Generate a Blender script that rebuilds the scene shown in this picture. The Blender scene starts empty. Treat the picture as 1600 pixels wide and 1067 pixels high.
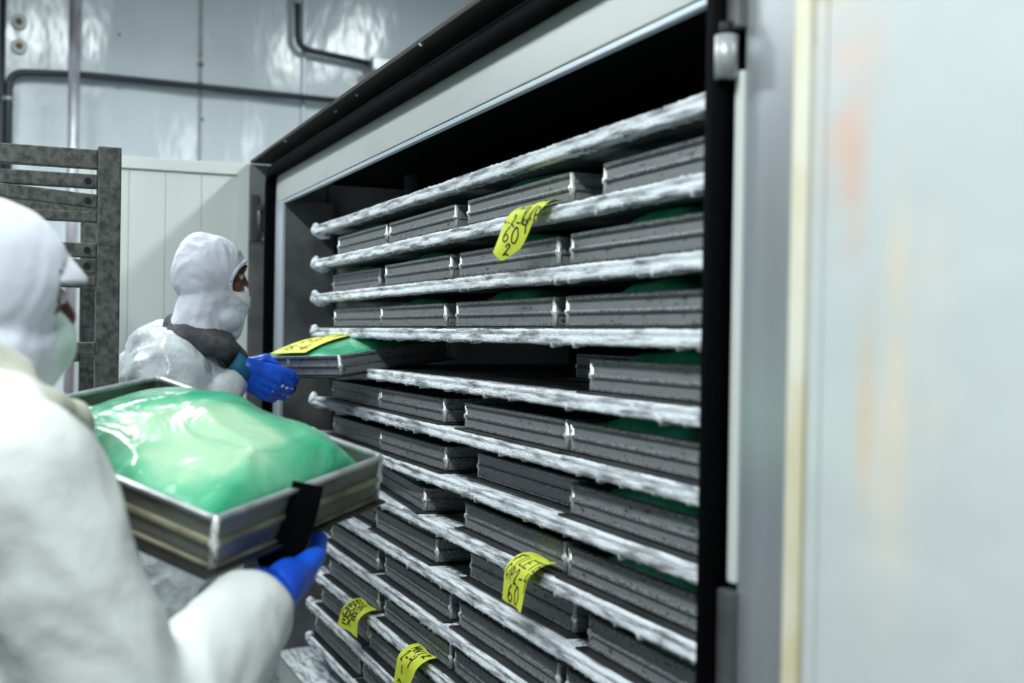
import bpy, bmesh, math, random
from mathutils import Vector, Matrix, noise, Euler
R = math.radians
random.seed(7)
scene = bpy.context.scene
col = scene.collection

# ------------------------------------------------------------------ camera
cam_data = bpy.data.cameras.new('camera')
cam_data.sensor_width = 36.0
cam_data.lens = 36.0 * 1778.0 / 1600.0
cam_data.clip_start = 0.05
cam_data.clip_end = 60
cam = bpy.data.objects.new('camera', cam_data)
col.objects.link(cam)
scene.camera = cam
_yaw, _pitch, _roll = R(23.4227), R(0.3352), R(0.9)
F = Vector((-math.cos(_yaw) * math.cos(_pitch), math.sin(_yaw) * math.cos(_pitch), -math.sin(_pitch)))
Rt = F.cross(Vector((0, 0, 1))).normalized()
Up = Rt.cross(F)
R2 = Rt * math.cos(_roll) + Up * math.sin(_roll)
U2 = -Rt * math.sin(_roll) + Up * math.cos(_roll)
m = Matrix((R2, U2, -F)).transposed().to_4x4()
m.translation = Vector((0, -0.9, 1.5))
cam.matrix_world = m
cam_data.dof.use_dof = True
cam_data.dof.focus_distance = 2.75
cam_data.dof.aperture_fstop = 2.4

# ------------------------------------------------------------------ world, exposure, room lamps
world = bpy.data.worlds.new('world')
scene.world = world
world.use_nodes = True
world.node_tree.nodes['Background'].inputs[0].default_value = (0.6, 0.75, 0.8, 1)
world.node_tree.nodes['Background'].inputs[1].default_value = 0.05
scene.view_settings.view_transform = 'Standard'
scene.view_settings.look = 'None'
scene.view_settings.exposure = -0.35
scene.view_settings.gamma = 1.0
scene.view_settings.use_curve_mapping = False
LAMPS = [(-5.4, -1.7, 3.35, 0.75), (-3.2, -1.4, 3.35, 0.45), (-0.5, -1.4, 3.3, 1.15), (-3.3, -3.9, 3.35, 0.15), (-3.5, 1.1, 3.4, 0.75), (-4.8, 1.7, 4.15, 0.8), (-4.8, -.75, 4.0, 0.75)]
LAMP_POWER = 95.0
CEIL = 4.3

def area_light(x, y, z, sx, sy, power, name='lamp_light'):
    d = bpy.data.lights.new(name, 'AREA')
    d.shape = 'RECTANGLE'; d.size = sx; d.size_y = sy
    d.energy = power; d.color = (0.93, 1.0, 0.99)
    o = bpy.data.objects.new(name, d)
    o.location = (x, y, z)
    col.objects.link(o)
    return o

# ------------------------------------------------------------------ materials
MATS = {}
def mat(name, color, rough=0.5, metal=0.0, var=None, scale=8.0, stretch=(1, 1, 1), detail=5.0, ramp=(0.35, 0.65),
        bump=0.0, bump_scale=40.0, coat=0.0, sss=0.0, rough_var=0.0, trans=0.0, bump_stretch=None, objrand=0.0, coord='Object', dist=0.02, spec=0.5):
    m = bpy.data.materials.new(name); MATS[name] = m
    m.use_nodes = True
    nt = m.node_tree; N = nt.nodes; L = nt.links
    b = N['Principled BSDF']
    b.inputs['Base Color'].default_value = (*color, 1)
    b.inputs['Roughness'].default_value = rough
    b.inputs['Metallic'].default_value = metal
    b.inputs['Coat Weight'].default_value = coat
    b.inputs['Coat Roughness'].default_value = 0.12
    if sss:
        b.inputs['Subsurface Weight'].default_value = sss
        b.inputs['Subsurface Radius'].default_value = (0.02, 0.02, 0.02)
    b.inputs['Transmission Weight'].default_value = trans
    b.inputs['Specular IOR Level'].default_value = spec
    tc = N.new('ShaderNodeTexCoord'); mp = N.new('ShaderNodeMapping')
    L.new(tc.outputs[coord], mp.inputs['Vector'])
    mp.inputs['Scale'].default_value = stretch
    vec = mp.outputs[0]
    if objrand:
        oi = N.new('ShaderNodeObjectInfo'); ad = N.new('ShaderNodeVectorMath'); ad.operation = 'ADD'
        ml = N.new('ShaderNodeMath'); ml.operation = 'MULTIPLY'; ml.inputs[1].default_value = 50 * objrand
        L.new(oi.outputs['Random'], ml.inputs[0]); L.new(ml.outputs[0], ad.inputs[1]); L.new(vec, ad.inputs[0])
        vec = ad.outputs[0]
    if var is not None:
        n = N.new('ShaderNodeTexNoise'); n.inputs['Scale'].default_value = scale; n.inputs['Detail'].default_value = detail
        L.new(vec, n.inputs['Vector'])
        cr = N.new('ShaderNodeValToRGB')
        cr.color_ramp.elements[0].position = ramp[0]; cr.color_ramp.elements[1].position = ramp[1]
        cr.color_ramp.elements[0].color = (*var, 1); cr.color_ramp.elements[1].color = (*color, 1)
        L.new(n.outputs['Fac'], cr.inputs['Fac'])
        L.new(cr.outputs['Color'], b.inputs['Base Color'])
        if rough_var:
            mr = N.new('ShaderNodeMapRange')
            mr.inputs['To Min'].default_value = rough + rough_var; mr.inputs['To Max'].default_value = max(0.03, rough - rough_var)
            L.new(n.outputs['Fac'], mr.inputs['Value']); L.new(mr.outputs[0], b.inputs['Roughness'])
    if bump:
        n2 = N.new('ShaderNodeTexNoise'); n2.inputs['Scale'].default_value = bump_scale; n2.inputs['Detail'].default_value = 4
        if bump_stretch:
            mp2 = N.new('ShaderNodeMapping'); mp2.inputs['Scale'].default_value = bump_stretch
            L.new(tc.outputs[coord], mp2.inputs['Vector']); L.new(mp2.outputs[0], n2.inputs['Vector'])
        else:
            L.new(vec, n2.inputs['Vector'])
        bp = N.new('ShaderNodeBump'); bp.inputs['Strength'].default_value = bump; bp.inputs['Distance'].default_value = dist
        L.new(n2.outputs['Fac'], bp.inputs['Height']); L.new(bp.outputs[0], b.inputs['Normal'])
    return m

M_wall = mat('glossy_wall_panel', (0.74, 0.82, 0.88), 0.2, 0.0, (0.62, 0.70, 0.75), 2.2, (1, 1, 0.5), 4, (0.3, 0.7), bump=0.3, bump_scale=1.6, rough_var=0.06, dist=0.12)
M_paint = mat('white_wall_paint', (0.42, 0.46, 0.48), 0.5)
M_panel = mat('white_door_skin', (0.74, 0.80, 0.79), 0.3, 0.0, (0.68, 0.73, 0.71), 3, (1, 1, 0.3), 4, bump=0.05, bump_scale=3)
M_lintel = mat('white_frame_metal', (0.51, 0.555, 0.55), 0.4, 0.0, (0.42, 0.455, 0.45), 7, (0.3, 1, 1), 5, (0.2, 0.5))
M_blueframe = mat('pale_blue_frame_metal', (0.55, 0.64, 0.72), 0.35, 0.2)
M_steel = mat('brushed_steel', (0.62, 0.66, 0.70), 0.36, 0.75, (0.40, 0.42, 0.44), 4, (1, 1, 0.15), 4, bump=0.08, bump_scale=9, dist=0.02)
M_endsteel = mat('pale_worn_steel', (0.46, 0.49, 0.50), 0.4, 0.35, (0.22, 0.235, 0.245), 2.2, (1, 1, .7), 5)
M_steel_dark = mat('dull_steel', (0.22, 0.23, 0.23), 0.5, 0.6, (0.10, 0.105, 0.11), 6, (1, 1, 1), 6)
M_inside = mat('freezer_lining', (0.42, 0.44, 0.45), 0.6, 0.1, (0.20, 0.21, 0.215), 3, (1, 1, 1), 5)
M_inside_shade = mat('freezer_lining_shade', (0.014, 0.0135, 0.015), 0.75, 0.0, spec=0.05)  # near-black copy of the lining colour, shade of jamb and interior painted in
M_canopy = mat('stained_canopy_metal', (0.040, 0.033, 0.032), 0.6, 0.1, (0.014, 0.011, 0.011), 9, (0.4, 1, 1), 6, spec=0.2)
M_hinge = mat('dark_hinge_metal', (0.09, 0.095, 0.10), 0.4, 0.5)
M_rubber = mat('black_rubber_gasket', (0.0025, 0.0025, 0.003), 0.7, spec=0.03)
M_frost = mat('frost_crust', (0.84, 0.90, 0.97), 0.75, 0.0, (0.20, 0.22, 0.24), 48, (0.22, 1.6, 1.6), 9, (0.33, 0.54), bump=1.0, bump_scale=260, sss=0.0, objrand=1, dist=0.004)
M_plate = mat('frosted_aluminium', (0.30, 0.33, 0.35), 0.6, 0.2, (0.10, 0.11, 0.12), 9, (0.6, 2.2, 1), 8, (0.38, 0.62), bump=0.3, bump_scale=60, objrand=1, dist=0.004)
M_tray = mat('worn_tray_metal', (0.205, 0.22, 0.232), 0.5, 0.15, (0.04, 0.042, 0.045), 85, (0.5, 0.6, 1.2), 9, (0.31, 0.40), bump=0.2, bump_scale=70, objrand=1, dist=0.003)
M_rim = mat('scratched_tray_rim', (0.27, 0.29, 0.305), 0.45, 0.3, (0.05, 0.05, 0.05), 330, (0.4, 0.6, 1), 6, (0.38, 0.58), objrand=1)
M_bead = mat('bright_weld_bead', (0.85, 0.88, 0.88), 0.3, 0.5, (0.15, 0.15, 0.14), 60, (1, 1, 1), 4, (0.3, 0.45), objrand=1)
M_base = mat('dark_base_sheet', (0.045, 0.046, 0.05), 0.4, 0.4, (0.015, 0.015, 0.016), 20, (0.3, 1, 1), 5, objrand=1)
M_bigtray = mat('zinc_tray_wall', (0.21, 0.22, 0.20), 0.42, 0.55, (0.085, 0.08, 0.06), 9, (0.6, 0.6, 2.5), 6, (0.35, 0.6), objrand=1)
M_bigtray_ridge = mat('tarnished_tray_ridge', (0.42, 0.40, 0.27), 0.4, 0.5, (0.16, 0.15, 0.10), 14, (1, 1, 1), 4)
M_bigrim = mat('zinc_tray_rim', (0.50, 0.54, 0.57), 0.36, 0.6, (0.25, 0.27, 0.28), 18, (1, 1, 1), 4)
M_bag = mat('green_film', (0.03, 0.50, 0.27), 0.28, 0.0, (0.015, 0.28, 0.14), 14, (1, 1, 1), 6, coat=0.5, bump=0.5, bump_scale=30, objrand=1, dist=0.01)
M_paper = mat('yellow_paper', (0.62, 0.70, 0.045), 0.7, 0.0, (0.54, 0.62, 0.04), 30)
M_paper_pale = mat('pale_yellow_paper', (0.80, 0.80, 0.16), 0.7, 0.0, (0.70, 0.72, 0.10), 30)
M_ink = mat('black_marker_ink', (0.008, 0.008, 0.008), 0.6)
M_coverall = mat('white_coverall_plastic', (0.74, 0.80, 0.83), 0.26, 0.0, (0.60, 0.66, 0.70), 5, (1, 1, 1), 5, (0.3, 0.7), coat=0.3, bump=0.6, bump_scale=16, sss=0.15, dist=0.02)
M_coverall2 = mat('matte_coverall_fabric', (0.72, 0.75, 0.745), 0.55, 0.0, (0.60, 0.64, 0.625), 6, (1, 1, 1), 4, (0.3, 0.7), bump=0.4, bump_scale=11, sss=0.2, dist=0.02)
M_hood = mat('white_hood_knit', (0.70, 0.73, 0.82), 0.8, 0.0, (0.60, 0.63, 0.72), 10, bump=0.35, bump_scale=16, sss=0.1, dist=0.012)
M_mask = mat('white_mask_cloth', (0.82, 0.86, 0.85), 0.8)
M_mask2 = mat('pale_green_mask', (0.52, 0.66, 0.62), 0.8)
M_snood = mat('grey_fleece', (0.085, 0.09, 0.10), 0.9, 0.0, (0.05, 0.052, 0.06), 30, bump=0.3, bump_scale=60)
M_collar = mat('cream_collar_cloth', (0.60, 0.60, 0.49), 0.8, 0.0, (0.45, 0.46, 0.40), 12)
M_skin = mat('brown_skin', (0.12, 0.042, 0.022), 0.5, 0.0, (0.08, 0.027, 0.015), 20, sss=0.1)
M_eyewhite = mat('eye_white', (0.55, 0.52, 0.5), 0.2)
M_iris = mat('dark_iris', (0.02, 0.01, 0.008), 0.2)
M_brow = mat('black_eyebrow', (0.01, 0.008, 0.007), 0.8)
M_glove = mat('blue_rubber_glove', (0.002, 0.12, 0.85), 0.45, 0.0, (0.002, 0.06, 0.52), 12, coat=0.2, bump=0.2, bump_scale=40, dist=0.004)
M_glove_cuff = mat('teal_glove_cuff', (0.005, 0.13, 0.24), 0.6)
M_glove_dark = mat('black_glove_grip', (0.006, 0.010, 0.03), 0.5)
M_glove_print = mat('pale_glove_print', (0.30, 0.48, 0.80), 0.6)
M_ice = mat('ice_crumbs', (0.75, 0.82, 0.92), 0.5, bump=0.6, bump_scale=200, dist=0.003)
M_rack = mat('galvanised_rack_steel', (0.15, 0.16, 0.15), 0.5, 0.4, (0.055, 0.06, 0.055), 60, (1, 1, 1), 8, (0.35, 0.65))
M_black = mat('black_slot', (0.004, 0.004, 0.004), 0.7)
M_pipe = mat('grey_pipe', (0.035, 0.045, 0.055), 0.45, 0.3)
M_pipe_bright = mat('bright_pipe', (0.60, 0.64, 0.70), 0.3, 0.3, (0.36, 0.33, 0.36), 5, (3, 3, 0.8), 5, (0.4, 0.6))
M_seam = mat('brown_seam_sealant', (0.30, 0.29, 0.26), 0.7, 0.0, (0.42, 0.45, 0.46), 8)
M_floor = mat('wet_concrete', (0.12, 0.125, 0.125), 0.35, 0.0, (0.07, 0.072, 0.075), 2.5, bump=0.2, bump_scale=8)
M_rust = mat('rust_spot', (0.22, 0.15, 0.09), 0.8)
M_boot = mat('white_rubber_boot', (0.65, 0.67, 0.66), 0.4)
M_housing = mat('lamp_housing', (0.7, 0.7, 0.7), 0.4)
M_sealant = mat('yellowed_door_sealant', (0.78, 0.77, 0.66), 0.5, 0.0, (0.66, 0.58, 0.36), 7, (1, 1, 0.8), 6, (0.3, 0.6))

def fill_material():
    """pale fish block seen through green film: pale mint where the film is tight, saturated where it folds"""
    m = bpy.data.materials.new('green_film_over_pale_fish'); m.use_nodes = True
    nt = m.node_tree; N = nt.nodes; L = nt.links; b = N['Principled BSDF']
    tc = N.new('ShaderNodeTexCoord')
    at = N.new('ShaderNodeAttribute'); at.attribute_name = 'film'
    n = N.new('ShaderNodeTexNoise'); n.inputs['Scale'].default_value = 9; n.inputs['Detail'].default_value = 5
    n.inputs['Distortion'].default_value = 1.2
    L.new(tc.outputs['Object'], n.inputs['Vector'])
    ad = N.new('ShaderNodeMath'); ad.operation = 'MULTIPLY_ADD'; ad.inputs[1].default_value = 0.7
    L.new(n.outputs['Fac'], ad.inputs[0]); L.new(at.outputs['Fac'], ad.inputs[2])
    cr = N.new('ShaderNodeValToRGB')
    e = cr.color_ramp.elements
    e[0].position = 0.35; e[0].color = (0.42, 0.69, 0.46, 1)
    e[1].position = 1.0; e[1].color = (0.04, 0.38, 0.21, 1)
    e2 = cr.color_ramp.elements.new(0.62); e2.color = (0.18, 0.55, 0.34, 1)
    L.new(ad.outputs[0], cr.inputs['Fac']); L.new(cr.outputs[0], b.inputs['Base Color'])
    b.inputs['Roughness'].default_value = 0.22
    b.inputs['Coat Weight'].default_value = 0.4; b.inputs['Coat Roughness'].default_value = 0.08
    b.inputs['Subsurface Weight'].default_value = 0.15
    n2 = N.new('ShaderNodeTexNoise'); n2.inputs['Scale'].default_value = 9; n2.inputs['Detail'].default_value = 4; n2.inputs['Distortion'].default_value = 1.5
    L.new(tc.outputs['Object'], n2.inputs['Vector'])
    bp = N.new('ShaderNodeBump'); bp.inputs['Strength'].default_value = 0.5; bp.inputs['Distance'].default_value = 0.015
    L.new(n2.outputs['Fac'], bp.inputs['Height']); L.new(bp.outputs[0], b.inputs['Normal'])
    return m
M_fill = fill_material()

def stained_door_material():
    m = bpy.data.materials.new('stained_white_door'); m.use_nodes = True
    nt = m.node_tree; N = nt.nodes; L = nt.links; b = N['Principled BSDF']
    b.inputs['Roughness'].default_value = 0.22; b.inputs['Coat Weight'].default_value = 0.3
    tc = N.new('ShaderNodeTexCoord')
    base = N.new('ShaderNodeRGB'); base.outputs[0].default_value = (0.60, 0.655, 0.66, 1)
    cur = base.outputs[0]
    wob = N.new('ShaderNodeTexNoise'); wob.inputs['Scale'].default_value = 9; wob.inputs['Detail'].default_value = 5
    L.new(tc.outputs['Object'], wob.inputs['Vector'])
    # stains: centre (x along door, z above floor), radii, colour, strength
    for (cx, cz, rx, rz, c, s) in STAINS:
        mp = N.new('ShaderNodeMapping'); mp.vector_type = 'TEXTURE'
        mp.inputs['Location'].default_value = (cx, 0, cz); mp.inputs['Scale'].default_value = (rx, 50, rz)
        L.new(tc.outputs['Object'], mp.inputs['Vector'])
        g = N.new('ShaderNodeTexGradient'); g.gradient_type = 'SPHERICAL'
        L.new(mp.outputs[0], g.inputs['Vector'])
        mu = N.new('ShaderNodeMath'); mu.operation = 'MULTIPLY'
        mr = N.new('ShaderNodeMapRange'); mr.inputs['From Min'].default_value = 0.3; mr.inputs['From Max'].default_value = 0.7
        L.new(wob.outputs['Fac'], mr.inputs['Value'])
        L.new(g.outputs['Fac'], mu.inputs[0]); L.new(mr.outputs[0], mu.inputs[1])
        m2 = N.new('ShaderNodeMath'); m2.operation = 'MULTIPLY'; m2.inputs[1].default_value = s * 1.35; m2.use_clamp = True
        L.new(mu.outputs[0], m2.inputs[0])
        mx = N.new('ShaderNodeMixRGB'); mx.inputs[2].default_value = (*c, 1)
        L.new(m2.outputs[0], mx.inputs[0]); L.new(cur, mx.inputs[1]); cur = mx.outputs[0]
    L.new(cur, b.inputs['Base Color'])
    n2 = N.new('ShaderNodeTexNoise'); n2.inputs['Scale'].default_value = 5
    L.new(tc.outputs['Object'], n2.inputs['Vector'])
    bp = N.new('ShaderNodeBump'); bp.inputs['Strength'].default_value = 0.25; bp.inputs['Distance'].default_value = 0.02
    L.new(n2.outputs['Fac'], bp.inputs['Height']); L.new(bp.outputs[0], b.inputs['Normal'])
    return m

# ------------------------------------------------------------------ helpers
def link(name, me, mt, parent=None, smooth=False):
    o = bpy.data.objects.new(name, me); col.objects.link(o)
    if mt is not None:
        me.materials.clear(); me.materials.append(mt)
    if smooth:
        me.shade_smooth()
    if parent is not None: o.parent = parent
    return o

def mesh(name, verts, faces):
    me = bpy.data.meshes.new(name); me.from_pydata([tuple(v) for v in verts], [], faces); me.update()
    bm = bmesh.new(); bm.from_mesh(me); bmesh.ops.recalc_face_normals(bm, faces=bm.faces); bm.to_mesh(me); bm.free()
    return me

def boxes_mesh(name, boxes, bevel=0.0, mw=None):
    bm = bmesh.new()
    for (x0, x1, y0, y1, z0, z1) in boxes:
        r = bmesh.ops.create_cube(bm, size=1)
        bmesh.ops.scale(bm, vec=(abs(x1 - x0), abs(y1 - y0), abs(z1 - z0)), verts=r['verts'])
        bmesh.ops.translate(bm, vec=((x0 + x1) / 2, (y0 + y1) / 2, (z0 + z1) / 2), verts=r['verts'])
    if bevel: bmesh.ops.bevel(bm, geom=bm.edges[:], offset=bevel, segments=2, affect='EDGES', profile=0.7)
    if mw is not None: bm.transform(mw)
    me = bpy.data.meshes.new(name); bm.to_mesh(me); bm.free()
    return me

def box(name, b, mt, parent=None, bevel=0.0, mw=None):
    return link(name, boxes_mesh(name, [b], bevel, mw), mt, parent)

def tag(o, label=None, cat=None, group=None, kind=None):
    if label: o['label'] = label
    if cat: o['category'] = cat
    if group: o['group'] = group
    if kind: o['kind'] = kind
    return o

def empty(name, loc=(0, 0, 0), rot=(0, 0, 0)):
    o = bpy.data.objects.new(name, None); col.objects.link(o); o.location = loc; o.rotation_euler = rot
    o.empty_display_size = 0.05
    return o

def copy_tree(o, parent=None):
    c = o.copy(); col.objects.link(c)
    if parent is not None: c.parent = parent
    for ch in list(o.children): copy_tree(ch, c)
    return c

def bend_path(pts, r, n=6):
    """polyline with rounded corners of radius r"""
    pts = [Vector(p) for p in pts]; out = [pts[0]]
    for i in range(1, len(pts) - 1):
        a, b, c = pts[i - 1], pts[i], pts[i + 1]
        d1 = (a - b).normalized(); d2 = (c - b).normalized()
        rr = min(r, (a - b).length * .45, (c - b).length * .45)
        p1 = b + d1 * rr; p2 = b + d2 * rr
        for k in range(n + 1):
            t = k / n
            out.append(p1 * (1 - t) ** 2 + b * 2 * t * (1 - t) + p2 * t * t)
    out.append(pts[-1]); return out

def tube_mesh(name, path, r, seg=10, radii=None, prof=None):
    """sweep a circle (or 2D profile) along a path, closed ends"""
    path = [Vector(p) for p in path]; vs = []; fs = []
    n = len(path); nrm = None
    for i, p in enumerate(path):
        t = (path[min(i + 1, n - 1)] - path[max(i - 1, 0)]).normalized()
        if nrm is None:
            nrm = t.cross(Vector((0, 1, 0.01)) if abs(t.y) < .9 else Vector((1, 0, 0))).normalized()
        nrm = (nrm - t * nrm.dot(t)).normalized(); bn = t.cross(nrm)
        rr = radii[i] if radii else r
        if prof:
            for (u, v) in prof: vs.append(p + nrm * u + bn * v)
        else:
            for k in range(seg):
                a = 2 * math.pi * k / seg
                vs.append(p + nrm * math.cos(a) * rr + bn * math.sin(a) * rr)
    S = len(prof) if prof else seg
    for i in range(n - 1):
        for k in range(S):
            a = i * S + k; b = i * S + (k + 1) % S
            fs.append((a, b, b + S, a + S))
    fs.append(tuple(range(S))[::-1]); fs.append(tuple((n - 1) * S + k for k in range(S)))
    return mesh(name, vs, fs)

def tube(name, path, r, mt, parent=None, seg=10, **kw):
    return link(name, tube_mesh(name, path, r, seg, **kw), mt, parent, True)

# ---- organic bodies: closed primitives united by a voxel remesh, smoothed, baked
def _capsule(bm, a, b, ra, rb):
    a = Vector(a); b = Vector(b); d = b - a; L = d.length
    for p, r in ((a, ra), (b, rb)):
        s = bmesh.ops.create_icosphere(bm, subdivisions=2, radius=r)
        bmesh.ops.translate(bm, vec=p, verts=s['verts'])
    if L > 1e-5:
        q = d.to_track_quat('Z', 'Y').to_matrix().to_4x4(); q.translation = (a + b) / 2
        bmesh.ops.create_cone(bm, cap_ends=True, segments=16, radius1=ra, radius2=rb, depth=L, matrix=q)

def organic(name, caps=(), ells=(), voxel=0.01, smooth=6, factor=0.6, mt=None, parent=None, wrinkle=None, cut=None, seed=0, mw=None):
    bm = bmesh.new()
    for c in caps: _capsule(bm, *c)
    for e in ells:                      # (centre, (rx,ry,rz), yaw, tilt)
        c, r = e[0], e[1]; yaw = e[2] if len(e) > 2 else 0; tilt = e[3] if len(e) > 3 else 0
        mm = Matrix.Translation(c) @ Euler((tilt, 0, yaw)).to_matrix().to_4x4() @ Matrix.Diagonal((*r, 1))
        bmesh.ops.create_icosphere(bm, subdivisions=3, radius=1, matrix=mm)
    me = bpy.data.meshes.new(name); bm.to_mesh(me); bm.free()
    o = bpy.data.objects.new('temporary', me); col.objects.link(o)
    r = o.modifiers.new('r', 'REMESH'); r.mode = 'VOXEL'; r.voxel_size = voxel
    s = o.modifiers.new('s', 'SMOOTH'); s.factor = factor; s.iterations = smooth
    dg = bpy.context.evaluated_depsgraph_get(); dg.update()
    me2 = bpy.data.meshes.new_from_object(o.evaluated_get(dg))
    bpy.data.objects.remove(o); bpy.data.meshes.remove(me)
    me2.name = name
    if wrinkle:
        nr = [v.normal.copy() for v in me2.vertices]
        off = Vector((seed * 3.1, seed * 7.7, seed))
        for v, nn in zip(me2.vertices, nr):
            v.co = v.co + nn * wrinkle(v.co, off)
    if cut:
        bm = bmesh.new(); bm.from_mesh(me2)
        bmesh.ops.delete(bm, geom=[v for v in bm.verts if cut(v.co)], context='VERTS')
        bm.to_mesh(me2); bm.free()
    if mw is not None: me2.transform(mw)
    return link(name, me2, mt, parent, True)

def folds(amp, freq, stretch=(1, 1, 1), fine=0.35):
    def f(co, off):
        p = Vector((co.x * stretch[0], co.y * stretch[1], co.z * stretch[2])) * freq + off
        p = p + noise.noise_vector(p * 0.7) * 0.9
        n = 1 - abs(noise.noise(p)) * 2.2
        n2 = 1 - abs(noise.noise(p * 2.3 + Vector((5, 3, 1)))) * 2
        return amp * (n * 0.7 + n2 * fine)
    return f

# ------------------------------------------------------------------ room shell
X0, X1, Y0, Y1 = -7.5, 2.6, -4.8, 2.9
tag(box('floor', (X0 - .2, X1 + .2, Y0 - .2, Y1 + .2, -.2, 0), M_floor), kind='structure', label='grey wet concrete floor')
tag(box('ceiling', (X0 - .2, X1 + .2, Y0 - .2, Y1 + .2, CEIL, CEIL + .15), M_paint), kind='structure')
tag(box('wall_right', (X0, X1, Y1, Y1 + .2, 0, CEIL), M_paint), kind='structure')
tag(box('wall_left', (X0, X1, Y0 - .2, Y0, 0, CEIL), M_paint), kind='structure')
tag(box('wall_front', (X1, X1 + .2, Y0 - .2, Y1 + .2, 0, CEIL), M_paint), kind='structure')
wb = tag(box('wall_back', (X0 - .22, X0 - .03, Y0 - .2, Y1 + .2, 0, CEIL), M_seam), kind='structure', label='far wall of tall glossy pale panels with brownish joints')
edges = [-4.8, -3.3, -2.05, -0.625, 0.146, 0.812, 2.0, 2.9]
for a, b in zip(edges[:-1], edges[1:]):
    # gently bellied sheet panels, each a piece of the wall
    vs = []; fs = []; NX, NZ = 14, 44; ph = random.random() * 10
    for j in range(NZ + 1):
        for i in range(NX + 1):
            u = i / NX; v = j / NZ
            y = a + .004 + (b - a - .008) * u; z = .02 + (CEIL - .04) * v
            bel = .014 * math.sin(math.pi * u) + .007 * noise.noise(Vector((y * 1.7, z * 1.1, ph))) * math.sin(math.pi * min(1, u * 6) / 2) * math.sin(math.pi * min(1, (1 - u) * 6) / 2)
            vs.append((X0 - .012 + bel, y, z))
    for j in range(NZ):
        for i in range(NX):
            k = j * (NX + 1) + i; fs.append((k, k + 1, k + NX + 2, k + NX + 1))
    me = bpy.data.meshes.new('wall_panel'); me.from_pydata(vs, [], fs)
    link('wall_panel', me, M_wall, wb, True)

# joint cover strips, round plugs and rust on the wall
link('joint_strip', boxes_mesh('joint_strip', [(X0, X0 + .012, .802, .822, 0, CEIL)], .002), M_blueframe, wb)
s = link('joint_strip', boxes_mesh('joint_strip', [(X0, X0 + .004, .139, .152, 0, CEIL)]), M_seam, wb)
for (y, z, r) in [(.146, 3.2, .016), (.146, 3.07, .02), (.16, 2.85, .008), (-.35, 3.33, .008), (.146, 3.26, .008), (-.35, 3.0, .006)]:
    me = tube_mesh('rust_spot', [(X0 - .005, y, z), (X0 + .008, y, z), (X0 + .012, y, z)], r, 8, radii=[r, r, r * .5])
    link('rust_spot', me, M_rust, wb, True)
for (y, z) in [(-.922, 3.337), (-.92, 3.191)]:
    me = tube_mesh('round_plug', [(X0 - .02, y, z), (X0 + .02, y, z), (X0 + .024, y, z)], .045, 16, radii=[.045, .045, .036])
    pl = link('round_plug', me, M_panel, wb, True)
    link('plug_centre', tube_mesh('plug_centre', [(X0 + .02, y, z), (X0 + .028, y, z)], .02, 12), M_rust, pl, True)

# pipes on the far wall
def pipe(name, pts, r, mt, label, clamps=(), bend=.09):
    p = empty(name, pts[0]); tag(p, label, 'pipe')
    inv = Matrix.Translation(-Vector(pts[0]))
    me = tube_mesh('pipe_run', bend_path(pts, bend), r, 12); me.transform(inv); link('pipe_run', me, mt, p, True)
    for (c, d) in clamps:
        c = Vector(c); d = Vector(d)
        me = tube_mesh('pipe_clamp', [c - d, c + d], r * 1.5, 12); me.transform(inv); link('pipe_clamp', me, M_steel, p, True)
        me = boxes_mesh('clamp_foot', [(X0 + .008, c.x, c.y - .02, c.y + .02, c.z - .015, c.z + .015)]); me.transform(inv)
        link('clamp_foot', me, M_steel, p)
    return p
XP = X0 + .07
pipe('water_pipe', [(XP, -.975, 1.2), (XP, -.973, 3.02), (XP, -.557, 3.045), (XP, 2.6, 3.03)], .022, M_pipe,
     'dark grey pipe running level across far wall and bending down at left edge', [((XP, -.975, 2.86), (0, 0, .012)), ((XP, 1.6, 3.03), (0, .012, 0))])
pipe('water_pipe', [(XP - .02, -1.015, 0.9), (XP - .02, -1.010, CEIL - .02)], .018, M_pipe,
     'dark vertical pipe at the extreme left edge, from behind the rack upward')
p3 = pipe('water_pipe', [(XP, .745, CEIL - .02), (XP, .752, 3.36), (XP, 1.24, 3.31)], .021, M_pipe,
          'short grey pipe dropping from above and turning right to the valve', [((XP, .75, 3.66), (0, 0, .012))])
pipe('steel_pipe', [(XP + .1, -.625, .05), (XP + .1, -.612, CEIL - .02)], .032, M_pipe_bright,
     'thick bright vertical steel pipe standing before the far wall')
v = empty('pipe_valve', (XP, 1.30, 3.30)); tag(v, 'steel valve block at the end of the short grey pipe', 'valve')
link('valve_body', boxes_mesh('valve_body', [(-.05, .05, -.05, .09, -.04, .05)], .012), M_steel, v)
link('valve_flange', tube_mesh('valve_flange', [(0, .02, -.05), (0, .02, -.16)], .02, 12), M_pipe_bright, v, True)
link('valve_flange', tube_mesh('valve_flange', [(0, -.09, -.04), (0, -.09, -.16)], .016, 12), M_pipe_bright, v, True)
link('valve_stem', tube_mesh('valve_stem', [(0, .09, 0), (0, .15, 0)], .018, 12), M_steel, v, True)
link('valve_tail', tube_mesh('valve_tail', [(0, .02, -.16), (0, .02, -.3)], .012, 10), M_seam, v, True)

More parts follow.
